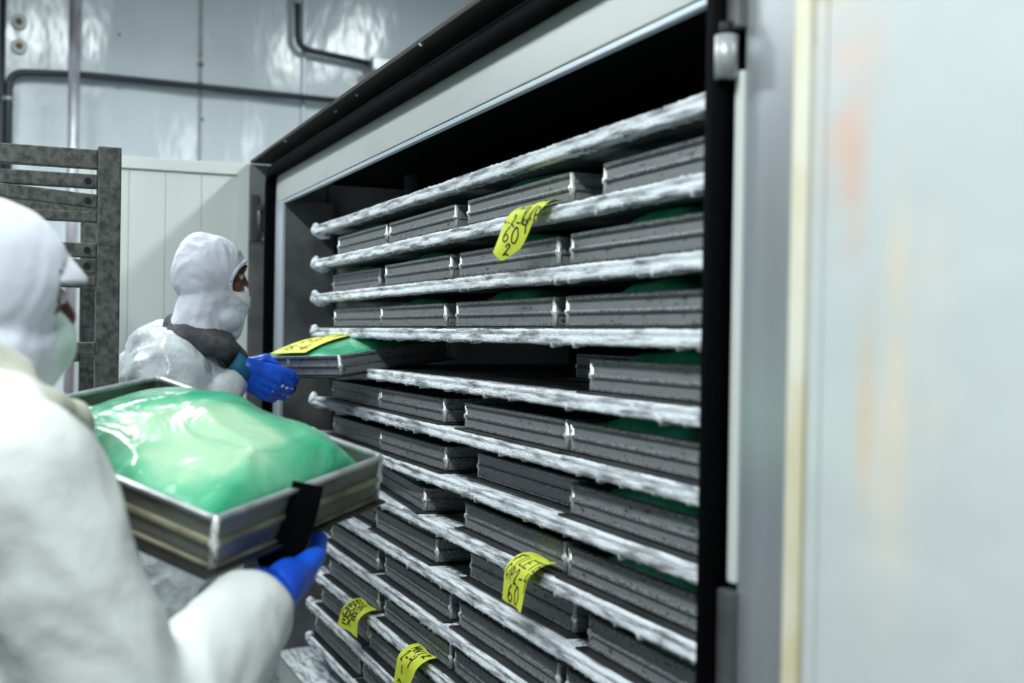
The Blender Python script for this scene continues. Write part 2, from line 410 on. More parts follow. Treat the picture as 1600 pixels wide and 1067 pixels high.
# ceiling lamps (out of the frame, they light the room)
for i, (x, y, HANG, w) in enumerate(LAMPS):
    t = empty('ceiling_lamp', (x, y, HANG)); tag(t, 'long white ceiling lamp ' + ('over the far left corner of the aisle', 'hanging before the freezer beyond the carried tray', 'hanging nearest the camera before the freezer', 'in the middle of the open work floor', 'above the roof of the freezer', 'high up behind the freezer near the far wall', 'high up over the far aisle')[i], 'lamp', 'ceiling lamps')
    link('housing', boxes_mesh('housing', [(-.62, .62, -.11, .11, -.05, -.002)], .006), M_housing, t)
    for sx in (-.45, .45): link('hanging_rod', tube_mesh('hanging_rod', [(sx, 0, -.003), (sx, 0, CEIL - HANG)], .006, 8), M_pipe, t, True)
    a = area_light(0, 0, -.056, 1.2, .18, LAMP_POWER * w); a.parent = t

# ------------------------------------------------------------------ freezer cabinet
OL, OR_, ZT, ZB = -4.26, -1.36, 1.992, 0.30      # opening
CL, CR, CT, DEP = -4.52, -0.35, 2.160, 1.25
cab = empty('freezer_cabinet', (-2.9, 0.6, 0)); tag(cab, 'big white plate freezer with its doors open, full of frosted shelves of trays', 'freezer')
def cpart(name, boxes, mt, bevel=0.0, sm=False):
    me = boxes_mesh(name, boxes, bevel); me.transform(Matrix.Translation((2.9, -.6, 0)))
    return link(name, me, mt, cab)
def cmesh(name, me, mt, smooth=True, parent=None):
    me.transform(Matrix.Translation((2.9, -.6, 0))); return link(name, me, mt, parent or cab, smooth)
cpart('lintel', [(OL - .12, -1.30, 0, .014, ZT, 2.093)], M_lintel, .003)
cpart('lintel_lip', [(OL, OR_, .003, .018, ZT - .012, ZT - .001)], M_blueframe, .002)
cpart('left_jamb', [(-4.39, OL, 0, .012, ZB - .1, ZT)], M_blueframe, .002)
cpart('jamb_lining', [(-4.30, OL - .004, .013, .20, ZB, ZT)], M_steel_dark, .002)
cpart('right_jamb', [(OR_ - .02, -1.28, .0, .12, ZB - .1, ZT)], M_inside_shade, .002)
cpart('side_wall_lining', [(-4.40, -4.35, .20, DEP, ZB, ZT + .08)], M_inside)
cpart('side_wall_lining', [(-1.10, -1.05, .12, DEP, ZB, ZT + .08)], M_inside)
cpart('back_lining', [(-4.4, -1.05, DEP, DEP + .04, ZB, ZT + .08)], M_inside_shade)
cpart('ceiling_lining', [(-4.4, -1.05, .016, DEP, ZT + .09, ZT + .12)], M_inside_shade)
cpart('cabinet_base', [(-4.52, CR, .012, DEP, 0, ZB)], M_panel, .004)
cpart('outer_shell', [(CL, -4.41, .0, DEP + .06, ZB, CT - .006), (-1.04, CR, .0, DEP + .06, ZB, CT - .006), (CL, CR, DEP + .05, DEP + .1, 0, CT - .006)], M_panel)
cpart('top_strip', [(-4.46, -1.0, -.004, .03, 2.124, 2.152)], M_steel_dark, .002)
cpart('top_shadow_gap', [(-4.46, -1.0, .012, .03, 2.093, 2.124)], M_black)
cpart('canopy', [(CL + .02, CR, -.078, DEP + .1, 2.154, 2.166)], M_canopy, .002)
for (x, y) in [(-2.45, -.074), (-3.05, -.055), (-3.3, -.05), (-3.9, -.07)]:
    cmesh('frost_speck', tube_mesh('frost_speck', [(x, y, 2.1545), (x, y, 2.149)], .005, 7, radii=[.006, .003]), M_frost)
# left end strip (one steel, dark reflection painted into its lower part) and frame strip on the right
cpart('left_end_strip', [(-4.50, -4.486, -.082, 0, 1.86, 2.150)], M_endsteel, .001)
cpart('left_end_strip', [(-4.50, -4.486, -.082, 0, .05, 1.858)], M_steel_dark, .001)
cpart('left_edge_bead', [(-4.49, -4.482, -.006, .002, .05, 1.86)], M_panel, .002)
cpart('right_face_strip', [(-1.278, -.75, -.012, .0, .05, 2.150)], M_steel, .002)
cpart('right_edge_strip', [(-1.297, -1.279, -.016, .004, 1.17, 1.86)], M_panel, .004)
cpart('right_sill_strip', [(-1.30, -.9, -.02, -.013, .05, .74)], M_steel_dark, .002)
# rubber gasket: one swept loop with rounded upper corners
gp = bend_path([(-4.405, -.018, ZB - .1), (-4.405, -.018, 2.108), (-1.322, -.018, 2.108), (-1.322, -.018, ZB - .1)], .07, 8)
cmesh('gasket', tube_mesh('gasket', gp, .02, 12, prof=[(.016, .018), (-.016, .018), (-.020, .010), (-.014, 0), (-.020, -.010), (-.016, -.018), (.016, -.018), (.020, -.010), (.014, 0), (.020, .010)]), M_rubber)
gp = bend_path([(-1.352, -.008, ZB - .1), (-1.352, -.008, 2.07)], .06, 4)
cmesh('gasket_lip', tube_mesh('gasket_lip', gp, .012, 10), M_rubber)

# hinges
def hinge(x, z, facing, name='hinge'):
    h = empty(name, (x + 2.9, 0 - .6, z)); h.parent = cab
    if facing == 'x':
        link('hinge_leaf', boxes_mesh('hinge_leaf', [(0, .012, -.078, -.045, -.09, .09)], .003), M_hinge, h)
        link('hinge_leaf', boxes_mesh('hinge_leaf', [(0.0, .02, -.03, .0, -.05, .06)], .003), M_hinge, h)
        link('hinge_pin', tube_mesh('hinge_pin', [(.014, -.045, -.085), (.014, -.045, .03)], .010, 12), M_hinge, h, True)
        link('hinge_arm', boxes_mesh('hinge_arm', [(0.004, .026, -.05, .0, .028, .05)], .004), M_hinge, h)
    else:
        link('hinge_leaf', boxes_mesh('hinge_leaf', [(-.03, .012, -.026, 0, .02, .16)], .004), M_steel_dark, h)
        link('hinge_pin', tube_mesh('hinge_pin', [(-.012, -.03, -.045), (-.012, -.03, .012)], .016, 14), M_endsteel, h, True)
        link('hinge_pin', tube_mesh('hinge_pin', [(-.012, -.03, .012), (-.012, -.03, .03)], .010, 14), M_black, h, True)
    return h
hinge(-4.486, 1.94, 'x')
hinge(-4.486, 1.0, 'x')
hinge(-1.285, 1.895, 'y'); hinge(-1.285, 1.00, 'y')

# left door, opened square to the cabinet, inner face towards the aisle
dl = empty('left_door', (-4.49 + 2.9, -.085 - .6, 0)); dl.parent = cab
dl.rotation_euler = (0, 0, R(-3))
W = .62
link('door_slab', boxes_mesh('door_slab', [(-.11, -.012, -W, 0, .12, 2.150)], .006), M_panel, dl)
link('door_frame_trim', boxes_mesh('door_frame_trim', [(-.012, .004, -.045, 0, .12, 2.15), (-.012, .004, -W, -.045, 2.105, 2.15), (-.012, .004, -W, -W + .045, .12, 2.105), (-.012, .004, -W + .045, -.045, .12, .165)], .002), M_panel, dl)
y = -.045
for k in range(4):
    w = (W - .09) / 4
    link('door_board', boxes_mesh('door_board', [(-.012, -.004, y - w + .0006, y - .0006, .17, 2.1)], .0015), M_panel, dl)
    y -= w

# right door folded back beside the camera
STAINS = [(.080, 1.79, .08, .12, (.76, .56, .49), 1.0), (.080, 1.70, .055, .14, (.75, .54, .46), .9), (.100, 1.64, .035, .08, (.74, .50, .40), .9), (.080, 1.868, .075, .022, (.62, .56, .42), 2.5),
          (.125, 1.44, .022, .13, (.74, .56, .38), 1.0), (.17, 1.50, .03, .2, (.78, .69, .54), .9), (.22, 1.50, .035, .15, (.78, .71, .6), .6), (.155, 1.34, .06, .17, (.78, .71, .62), .6), (.02, 1.82, .014, .008, (.10, .12, .08), 1.4)]
M_doorR = stained_door_material()
dr = empty('right_door', (-1.03 + 2.9, -.125 - .6, 0)); dr.parent = cab
dr.rotation_euler = (0, R(.45), R(-4))
link('door_slab', boxes_mesh('door_slab', [(.0, 1.55, .004, .10, .1, 2.24)], .006), M_doorR, dr)
link('door_edge_seal', boxes_mesh('door_edge_seal', [(-.004, .026, -.003, .10, .1, 2.24)], .003), M_sealant, dr)
link('door_rib', boxes_mesh('door_rib', [(.028, .05, .0015, .006, .1, 2.24)], .002), M_doorR, dr)

# frost drift on the cabinet floor
def drift(x0, x1, y0, y1, z, h):
    vs = []; fs = []; nx, ny = 60, 24
    for j in range(ny + 1):
        for i in range(nx + 1):
            u, v = i / nx, j / ny
            x = x0 + (x1 - x0) * u; y = y0 + (y1 - y0) * v
            e = min(1, 6 * min(u, 1 - u)) * min(1, 5 * min(v + .05, 1 - v))
            vs.append((x + .02 * noise.noise(Vector((x * 9, y * 9, 2))), y, z + h * e * (.6 + .8 * noise.noise(Vector((x * 5, y * 7, 0))) + .3 * noise.noise(Vector((x * 17, y * 17, 4))))))
    for j in range(ny):
        for i in range(nx):
            k = j * (nx + 1) + i; fs.append((k, k + 1, k + nx + 2, k + nx + 1))
    return mesh('frost_drift', vs, fs)
me = drift(-4.34, -1.3, .0, .55, ZB - .002, .05)
fd = link('frost_drift', me, M_frost, None, True); tag(fd, 'white frost drift lying on the freezer floor below the lowest shelf', 'frost', kind='stuff')

# ------------------------------------------------------------------ freezer plates
PITCH, Z00, PT, PL, PR, YF = 0.119, 1.498, 0.024, -3.93, -1.13, 0.045
ORD = ['topmost', 'second', 'third', 'fourth', 'fifth', 'sixth', 'seventh', 'eighth', 'ninth', 'tenth', 'eleventh', 'twelfth', 'thirteenth']
me_slab = boxes_mesh('slab', [(PL, PR, YF + .004, 1.18, -PT / 2, PT / 2)], .002)
me_slab.transform(Matrix.Translation((2.53, -.6, 0)))

def frost_mesh(seed):
    prof = [(.045, .0125), (.020, .0135), (.000, .0146), (-.0045, .0128), (-.0055, .0075), (-.0035, .0050), (-.0035, .0005), (-.0058, -.0025), (-.0062, -.0095), (-.0045, -.0140), (.004, -.0150), (.018, -.0145), (.030, -.0125)]
    vs = []; fs = []; n = 1100; S = len(prof)
    for i in range(n + 1):
        x = PL + (PR - PL) * i / n
        f = 1 - i / n
        fat = .75 + .35 * noise.noise(Vector((x * 3, seed, 0))) + (.6 * max(0, f - .9) / .1)
        for k, (dy, dz) in enumerate(prof):
            p = Vector((x * 80, k * .8, seed * 5.3))
            n1 = noise.noise(p); n2 = noise.noise(p * 2.7)
            amp = .0013 * (n1 + .9 * n2) + .0012 * noise.noise(Vector((x * 12, seed, k * .3)))
            if k == 10 or k == 9: amp += max(0, noise.noise(Vector((x * 85, seed * 2, 8))) - .28) * .007
            yy = YF + dy * (fat if dy < 0 else 1) + (-amp if k < 11 and k > 1 else 0)
            zz = dz + (amp * (1 if dz > 0 else -1)) * (.9 if 1 < k < 11 else .5)
            if k in (9, 10, 11): zz -= max(0, noise.noise(Vector((x * 85, seed * 2, 8))) - .28) * .010
            if k in (0, 12): yy += .02 * n1
            vs.append((x + .004 * noise.noise(p * 1.3), yy, zz))
    for i in range(n):
        for k in range(S - 1):
            a = i * S + k; fs.append((a, a + 1, a + 1 + S, a + S))
    m_ = mesh('frost_edge', vs, fs); m_.transform(Matrix.Translation((2.53, -.6, 0)))
    return m_

def lug_mesh(seed):
    bm = bmesh.new()
    for (c, r) in [((PL - .015, YF + .01, 0), (.05, .016, .016)), ((PL + .012, YF + .002, .004), (.024, .016, .024)), ((PL - .055, YF + .02, -.004), (.035, .011, .008)), ((PL - .005, YF + .03, -.01), (.02, .03, .018))]:
        mm = Matrix.Translation(c) @ Matrix.Diagonal((*r, 1)); bmesh.ops.create_icosphere(bm, subdivisions=3, radius=1, matrix=mm)
    for v_ in bm.verts:
        v_.co += Vector((noise.noise(v_.co * 60 + Vector((seed, 0, 0))), noise.noise(v_.co * 60 + Vector((0, seed, 9))), noise.noise(v_.co * 60 + Vector((5, 0, seed))))) * .006
    m_ = bpy.data.meshes.new('end_lug'); bm.to_mesh(m_); bm.free(); m_.transform(Matrix.Translation((2.53, -.6, 0)))
    return m_

for k in range(-3, 10):
    z = Z00 - PITCH * k
    p = empty('freezer_shelf', (-2.53, .6, z - 0)); i = k + 3
    extra = {0: ', empty on top', 4: ', where the worker slides a tray in', 12: ', lowest of all'}.get(i, '')
    tag(p, '%s frosted metal freezer shelf counted from the top%s' % (ORD[i], extra), 'shelf', 'frosted freezer shelves')
    link('slab', me_slab, M_plate, p)
    link('frost_edge', frost_mesh(i + 1), M_frost, p, True)
    link('end_lug', lug_mesh(i * 3.3), M_frost, p, True)
    # hanging frost bracket below left end
# slim hydraulic guide post inside, behind the left shelf ends
gpst = empty('guide_post', (-3.99, .42, ZB)); tag(gpst, 'dark upright guide post behind left ends of the shelves', 'post')
link('post_shaft', tube_mesh('post_shaft', [(0, 0, 0), (0, 0, ZT - ZB + .085)], .03, 16), M_inside, gpst, True)

# ------------------------------------------------------------------ trays
def rr(w, l, r, n=4):
    pts = []
    for (cx, cy, a0) in ((w / 2 - r, l / 2 - r, 0), (-w / 2 + r, l / 2 - r, 90), (-w / 2 + r, -l / 2 + r, 180), (w / 2 - r, -l / 2 + r, 270)):
        for k in range(n + 1):
            a = R(a0 + 90 * k / n); pts.append((cx + r * math.cos(a), cy + r * math.sin(a)))
    return pts
def ring_loft(name, w, l, r, prof, cap_last=False, cap_first=False, closed=False):
    """prof: list of (offset, z) swept round a rounded rectangle"""
    vs = []; fs = []
    base = None
    for (o, z) in prof:
        rg = rr(w + 2 * o, l + 2 * o, max(.002, r + o)); base = len(rg)
        vs += [(x, y, z) for x, y in rg]
    n = base
    m_ = len(prof)
    for j in range(m_ if closed else m_ - 1):
        for k in range(n):
            a = j * n + k; b = j * n + (k + 1) % n; j2 = (j + 1) % m_
            fs.append((a, b, j2 * n + (k + 1) % n, j2 * n + k))
    if cap_last: fs.append(tuple((m_ - 1) * n + k for k in range(n)))
    if cap_first: fs.append(tuple(range(n))[::-1])
    return mesh(name, vs, fs)

TW, TL, TH = .545, .40, .064      # tray: origin at the centre of its underside
def make_tray(mats, h=TH):
    wall, rim, bead, base, ridge = mats
    t = empty('freezing_tray'); e = h / TH
    link('pan', ring_loft('pan', TW, TL, .014, [(-.003, .004), (0, .008), (0, h - .010), (0, h - .004), (-.003, h - .001), (-.005, h - .004), (-.005, .010), (-.012, .006)], True, True), wall, t)
    link('rim', ring_loft('rim', TW, TL, .014, [(.0005, h - .009), (.006, h - .007), (.007, h - .001), (.0, h + .001), (-.006, h - .001), (-.006, h - .006)], closed=True), rim, t)
    link('ridge', ring_loft('ridge', TW, TL, .014, [(-.001, .028 * e), (.0045, .030 * e), (.0055, .033 * e), (.0045, .036 * e), (-.001, .038 * e)]), ridge, t)
    link('ridge', ring_loft('ridge', TW, TL, .014, [(-.001, .006), (.004, .007), (.004, .011), (-.001, .013)]), ridge, t)
    link('base_sheet', boxes_mesh('base_sheet', [(-TW / 2 - .012, TW / 2 + .012, -TL / 2 - .024, TL / 2 + .01, 0, .0042)], .001), base, t)
    for sx in (-1, 1):
        for sy in (-1, 1):
            cx, cy = sx * (TW / 2 - .003), sy * (TL / 2 - .003)
            link('corner_bead', tube_mesh('corner_bead', [(cx, cy, .006), (cx, cy, .026 * e), (cx, cy, .030 * e), (cx, cy, .036 * e), (cx, cy, .040 * e), (cx, cy, h)], .006, 8,
                 radii=[.007, .0055, .009, .009, .0055, .006]), bead, t, True)
    return t

tray0 = make_tray((M_tray, M_rim, M_bead, M_base, M_rim))
first = [True]
def place_tray(xr, zplate, yfront, yaw=0.0, label=''):
    global tray0
    if first[0]: t = tray0; first[0] = False
    else: t = copy_tree(tray0)
    t.location = (xr - TW / 2, yfront + TL / 2, zplate + PT / 2 + .0025); t.rotation_euler = (0, 0, R(yaw))
    tag(t, label, 'tray', 'trays on the freezer shelves')
    return t

def bag_mesh(w, l, h0, h, seed, n=26, foot=.0, skew=0.0, flat=.5, amp=.010, ve=(9, .4)):
    """closed soft sack: domed crumpled top, flat underside; stores how folded the film is"""
    vs = []; fs = []; film = []; m_ = max(10, int(n * l / w))
    for j in range(m_ + 1):
        for i in range(n + 1):
            u = 2 * i / n - 1; v = 2 * j / m_ - 1
            q = (1 - abs(u) ** 2.4) ** .7 * (1 - abs(v) ** ve[0]) ** ve[1]
            x = u * w / 2; y = v * l / 2
            p = Vector((x * 14, y * 14, seed * 3.7)); p = p + noise.noise_vector(p * .6) * 1.1
            cr = (1 - abs(noise.noise(p)) * 2.4)
            cr2 = (1 - abs(noise.noise(p * 2.3)) * 2.2)
            sk = 1 + skew * u
            vs.append((x, y, h0 + (h - h0) * q * sk + amp * (cr * .8 + cr2 * .4) * min(1, q * 2)))
            film.append(max(0, min(1, .75 - q * flat + .25 * cr)))
    N_ = len(vs)
    for j in range(m_):
        for i in range(n):
            k = j * (n + 1) + i; fs.append((k, k + 1, k + n + 2, k + n + 1))
    # underside
    edge = [i for i in range(n + 1)] + [j * (n + 1) + n for j in range(1, m_ + 1)] + [m_ * (n + 1) + i for i in range(n - 1, -1, -1)] + [j * (n + 1) for j in range(m_ - 1, 0, -1)]
    low = []
    for e in edge:
        x, y, z = vs[e]; low.append(len(vs)); vs.append((x * .985, y * .985, foot)); film.append(.8)
    for a in range(len(edge)):
        b = (a + 1) % len(edge); fs.append((edge[b], edge[a], low[a], low[b]))
    fs.append(tuple(low))
    me = mesh('bag', vs, fs)
    at = me.attributes.new('film', 'FLOAT', 'POINT')
    at.data.foreach_set('value', film)
    return me

POS = {1: 'rightmost', 2: 'second from right', 3: 'third from right', 4: 'fourth from right'}
bag_meshes = [bag_mesh(.30 + .03 * s_, .384, .034, .0805, s_, amp=.005) for s_ in range(6)]
YT = .075
# row: shelf index k -> list of (right edge X, extra setback, yaw, bag height factor or 0), listed right to left
ROWS = {
    -2: [(-1.30, 0, 0, 0), (-1.965, 0, 0, 1.0), (-2.595, .0, 0, .9), (-3.17, 0, 0, 1.0)],
    -1: [(-1.42, 0, 0, 1.05), (-2.03, 0, 0, 1.0), (-2.63, 0, 0, .95), (-3.31, .02, 0, .95)],
    0: [(-1.44, 0, 0, 1.0), (-2.04, 0, 0, 1.02), (-2.665, 0, 0, .95), (-3.222, 0, 0, .0)],
    1: [(-1.335, 0, 0, .95), (-1.915, .26, 0, 0)],
    2: [(-1.405, 0, 0, .98), (-1.962, 0, 0, .7), (-2.665, 0, 0, .7), (-3.222, 0, 0, .7)],
    3: [(-1.405, 0, 0, .95), (-1.965, .03, 0, .7), (-2.65, 0, 0, .7), (-3.21, 0, 0, .7)],
    4: [(-1.405, 0, 0, 1.0), (-1.975, 0, 0, .7), (-2.76, .015, -5, .9), (-3.40, .03, 0, .7)],
    5: [(-1.33, 0, 0, .9), (-1.975, .02, 0, 1.0), (-2.70, 0, 0, 1.02), (-3.30, .03, 0, .7)],
    6: [(-1.41, 0, 0, .7), (-1.99, 0, 0, .98), (-2.60, 0, 0, .7), (-3.21, 0, 0, .7)],
    7: [(-2.02, 0, 0, .7), (-2.59, 0, 0, .7), (-3.21, 0, 0, .7)],
    8: [(-2.12, 0, 0, .7), (-2.72, 0, 0, .7), (-3.31, 0, 0, .7)],
    9: [(-2.2, 0, 0, .7), (-2.8, 0, 0, .7), (-3.39, 0, 0, .7)],
}
for k, row in ROWS.items():
    z = Z00 - PITCH * k; sh = ORD[k + 3]
    for i, (xr, sb, yaw, bg) in enumerate(row):
        pos = POS[i + 1]
        look = 'worn grey metal tray'
        if k == 4 and i == 2: look = 'slightly askew grey metal tray'
        if k == 1 and i == 1: look = 'shadowed grey metal tray pushed far back'
        t = place_tray(xr, z, YT + sb + .008 * noise.noise(Vector((k * 3.3, i * 7.1, 1))), yaw + noise.noise(Vector((k * 5.1, i * 2.7, 3))) * 1.2,
                       '%s, %s on the %s shelf from top' % (look, pos, sh))
        if bg > .8:
            b = link('plastic_bag', bag_meshes[(k * 5 + i * 2) % 6], M_bag, None, True)
            b.location = t.location + Vector((.05 * noise.noise(Vector((k * 2.7, i * 9.1, 5))), 0, .0085)); b.scale = (1, 1, min(1.0, bg)); b.rotation_euler = t.rotation_euler
            tag(b, 'green plastic bag bulging in the tray %s on %s shelf from top' % (pos, sh), 'bag', 'green bags in the shelved trays')

# ------------------------------------------------------------------ handwriting
FONT = {
    'A': [[(0, 0), (.5, 1), (1, 0)], [(.2, .4), (.8, .4)]], 'B': [[(0, 0), (0, 1), (.8, .9), (.75, .6), (0, .5), (.9, .4), (.85, .05), (0, 0)]],
    'C': [[(1, .9), (.4, 1), (0, .5), (.4, 0), (1, .1)]], 'E': [[(1, 1), (.1, 1), (0, 0), (1, 0)], [(.05, .5), (.8, .55)]],
    'F': [[(.1, 0), (.3, .95), (.05, .7), (1.3, 1.05), (.9, .85)], [(-.2, .25), (.3, .5), (.8, .5)]], 'I': [[(.5, 0), (.5, 1)]],
    'L': [[(.1, 1), (0, .1), (.5, 0), (.9, .1)]], 'M': [[(0, 0), (.1, 1), (.5, .3), (.9, 1), (1, 0)]], 'N': [[(0, 0), (.1, 1), (.8, 0), (1, 1)]],
    'O': [[(.5, 1), (.05, .6), (.25, .05), (.75, .0), (1, .5), (.75, 1), (.4, .98)]], '0': [[(.6, 1), (.15, .6), (.2, .05), (.65, .0), (1, .5), (.85, 1), (.5, .98)]],
    'P': [[(0, 0), (.1, 1), (.8, .95), (.8, .55), (.1, .45)]], 'R': [[(0, 0), (.1, 1), (.8, .9), (.7, .55), (.1, .5), (.9, 0)]],
    'S': [[(.9, .9), (.3, 1), (.1, .7), (.8, .4), (.6, 0), (0, .1)]], 'T': [[(.5, 0), (.5, 1)], [(0, .95), (1.05, 1)]],
    'U': [[(0, 1), (.1, .1), (.8, .05), (1, 1)]], 'Y': [[(0, 1), (.45, .5), (.95, 1)], [(.95, 1), (.2, -.2)]], 'X': [[(0, 0), (1, 1)], [(0, 1), (1, 0)]],
    'G': [[(1, .85), (.4, 1), (0, .5), (.5, 0), (1, .4), (.5, .45)]],
    '1': [[(.3, .8), (.6, 1), (.5, 0)]], '2': [[(.1, .75), (.4, 1), (.8, .8), (.1, .05), (.45, .1), (.9, -.02)]], '4': [[(.3, 1), (.1, .5), (.9, .55)], [(.95, 1), (.7, -.2)]],
    '5': [[(.9, 1), (.2, .95), (.15, .55), (.8, .5), (.7, .05), (.05, 0)]], '6': [[(.8, 1), (.2, .6), (.05, .15), (.5, -.02), (.9, .25), (.5, .5), (.1, .25)]],
    '/': [[(0, -.2), (1, 1.2)]], '-': [[(.1, .45), (.8, .5)]], '.': [[(.4, 0), (.5, .06)]],
}
def smooth_stroke(pts, n=6):
    if len(pts) < 4: return pts
    out = []
    P_ = [pts[0]] + list(pts) + [pts[-1]]
    for i in range(1, len(P_) - 2):
        p0, p1, p2, p3 = P_[i - 1], P_[i], P_[i + 1], P_[i + 2]
        for k in range(n):
            t = k / n
            out.append(tuple(.5 * ((2 * p1[a]) + (-p0[a] + p2[a]) * t + (2 * p0[a] - 5 * p1[a] + 4 * p2[a] - p3[a]) * t * t + (-p0[a] + 3 * p1[a] - 3 * p2[a] + p3[a]) * t ** 3) for a in (0, 1)))
    out.append(pts[-1]); return out
def ribbon(pts2, w):
    """flat marker stroke in paper coordinates: returns quads of (u,v)"""
    out = []
    for a, b in zip(pts2[:-1], pts2[1:]):
        dx, dy = b[0] - a[0], b[1] - a[1]; l = math.hypot(dx, dy) or 1e-6
        nx, ny = -dy / l * w / 2, dx / l * w / 2; ex, ey = dx / l * w * .4, dy / l * w * .4
        n = max(1, int(l / .008))
        for s_ in range(n):
            t0, t1 = s_ / n, (s_ + 1) / n
            p0 = (a[0] + dx * t0 - (ex if s_ == 0 else 0), a[1] + dy * t0 - (ey if s_ == 0 else 0))
            p1 = (a[0] + dx * t1 + (ex if s_ == n - 1 else 0), a[1] + dy * t1 + (ey if s_ == n - 1 else 0))
            out.append([(p0[0] + nx, p0[1] + ny), (p1[0] + nx, p1[1] + ny), (p1[0] - nx, p1[1] - ny), (p0[0] - nx, p0[1] - ny)])
    return out

def make_note(name, surf, W_, L_, lines, mt, label, loc, stroke=.0035, cut=None):
    """surf(u,s)->Vector ; u across 0..W, s down 0..L. lines: (text,u0,s0,height,charw,slope)"""
    nu, ns = 10, 40
    vs = []; fs = []
    for layer in (0, 1):
        for j in range(ns + 1):
            for i in range(nu + 1):
                u = W_ * i / nu; s_ = L_ * j / ns
                if cut: u, s_ = cut(u, s_)
                p = surf(u, s_)
                if layer:
                    n_ = (surf(u + .001, s_) - p).cross(surf(u, s_ + .001) - p).normalized(); p = p + n_ * .0005
                vs.append(p)
    B_ = (nu + 1) * (ns + 1)
    for j in range(ns):
        for i in range(nu):
            k = j * (nu + 1) + i
            fs.append((k, k + 1, k + nu + 2, k + nu + 1)); fs.append((B_ + k, B_ + k + nu + 1, B_ + k + nu + 2, B_ + k + 1))
    t = empty(name, loc); tag(t, label, 'note', 'yellow paper notes')
    inv = Matrix.Translation(-Vector(loc))
    me = bpy.data.meshes.new('paper'); me.from_pydata([tuple(v_) for v_ in vs], [], fs); me.transform(inv); link('paper', me, mt, t, True)
    vs = []; fs = []
    for (txt, u0, s0, h, cw, slope) in lines:
        u = u0
        for ch in txt:
            for st in FONT.get(ch, []):
                pts = [(u + p[0] * cw * .72 + p[1] * h * .08, s0 + (u + p[0] * cw * .72 - u0) * slope - p[1] * h) for p in st]
                if ch in 'CO06RPBGSU25': pts = smooth_stroke(pts)
                for q in ribbon(pts, stroke):
                    b_ = len(vs)
                    for (uu, ss) in q:
                        p = surf(uu, ss); n_ = (surf(uu + .001, ss) - p).cross(surf(uu, ss + .001) - p).normalized()
                        vs.append(p - n_ * .0009)
                    fs.append((b_, b_ + 1, b_ + 2, b_ + 3))
            u += cw
    me = bpy.data.meshes.new('handwriting'); me.from_pydata([tuple(v_) for v_ in vs], [], fs); me.transform(inv); link('handwriting', me, M_ink, t)
    return t

def hang(x0, zp, skew=0.0, flat=.035, rad=.05, amax=82, lift=.010, back=.085, twist=0.0, curl=0.0, drop=0.0):
    """paper lying on the shelf and bending down over its front edge"""
    zt = zp + PT / 2 + .003
    cache = {}
    def path(s_):
        y, z_ = back, zt + lift; n = max(1, int(abs(s_) / .002)); ds = s_ / n
        for i in range(n):
            sm = (i + .5) * ds
            a = 0 if sm < flat else min(R(amax), (sm - flat) / rad)
            if curl and sm > flat + rad * 1.6: a += curl * (sm - flat - rad * 1.6)
            y -= math.cos(a) * ds; z_ -= math.sin(a) * ds
        return y, z_
    def f(u, s_):
        key = round(s_, 5)
        if key not in cache: cache[key] = path(s_)
        y, z_ = cache[key]
        return Vector((x0 + u + skew * s_ + .004 * math.sin(s_ * 60), y + twist * (u - .05) * max(0, s_ - flat) * 10 + .003 * math.sin(u * 50 + s_ * 30), z_ + drop * u))
    return f

# upper note
S1 = hang(-2.10, Z00 + 2 * PITCH, skew=-.10, back=.058, flat=.018, rad=.040, amax=80, twist=.3)
make_note('paper_note', S1, .125, .158, [('MEY', .022, .050, .024, .022, .0), ('TO', .088, .034, .020, .018, 0), ('Y/P', .066, .076, .028, .019, .15), ('2-4', .036, .084, .022, .017, .35), ('60', .018, .116, .030, .024, .15), ('2', .030, .145, .022, .018, 0)],
          M_paper, 'yellow handwritten note hanging over the second shelf edge at the top', (-2.05, .05, Z00 + 2 * PITCH + .014), stroke=.0032,
          cut=lambda u, s_: (u * (1 - .45 * max(0, s_ - .05) / .108), s_ * (1 - .18 * abs(u / .125 - .45) * 1.6) if s_ > .08 else s_))
# lower note
S2 = hang(-2.118, Z00 - 4 * PITCH, skew=-.05, back=.066, flat=.014, rad=.045, amax=84, lift=.020, twist=-.1)
make_note('paper_note', S2, .125, .132, [('FILETE', .012, .050, .026, .021, .02), ('C/P', .012, .080, .024, .017, .1), ('2-4', .064, .090, .032, .021, .02), ('60', .038, .126, .033, .028, .0), ('-', .10, .014, .02, .02, 0)],
          M_paper, 'yellow handwritten note reading FILETE, hanging over the eighth shelf edge', (-2.1, .05, Z00 - 4 * PITCH + .014), stroke=.003)
S3 = hang(-3.34, Z00 - 7 * PITCH, skew=.05, back=.060, flat=.015, rad=.045, amax=78, lift=.016, twist=.1)
make_note('paper_note', S3, .165, .115, [('BEG', .02, .034, .020, .034, 0), ('MEXO', .02, .056, .020, .028, 0), ('CXMB', .02, .078, .020, .028, 0), ('EX', .04, .100, .020, .03, 0)],
          M_paper, 'small smudged yellow note, lowest left, behind the blue glove', (-3.2, .05, Z00 - 7 * PITCH + .014), stroke=.0045)
S4 = hang(-2.80, Z00 - 7 * PITCH, skew=-.02, back=.060, flat=.012, rad=.045, amax=84, lift=.016)
make_note('paper_note', S4, .145, .165, [('MNI2', .03, .030, .022, .026, 0), ('2-4', .03, .066, .030, .024, 0), ('I', .05, .095, .02, .02, 0), ('2', .03, .140, .026, .03, 0)],
          M_paper, 'yellow note with faint scribble hanging at the bottom edge of the picture', (-2.75, .05, Z00 - 7 * PITCH + .014), stroke=.0045,
          cut=lambda u, s_: (u * (1 - .8 * max(0, s_ - .08) / .085 * .8) if s_ > .08 else u, s_))

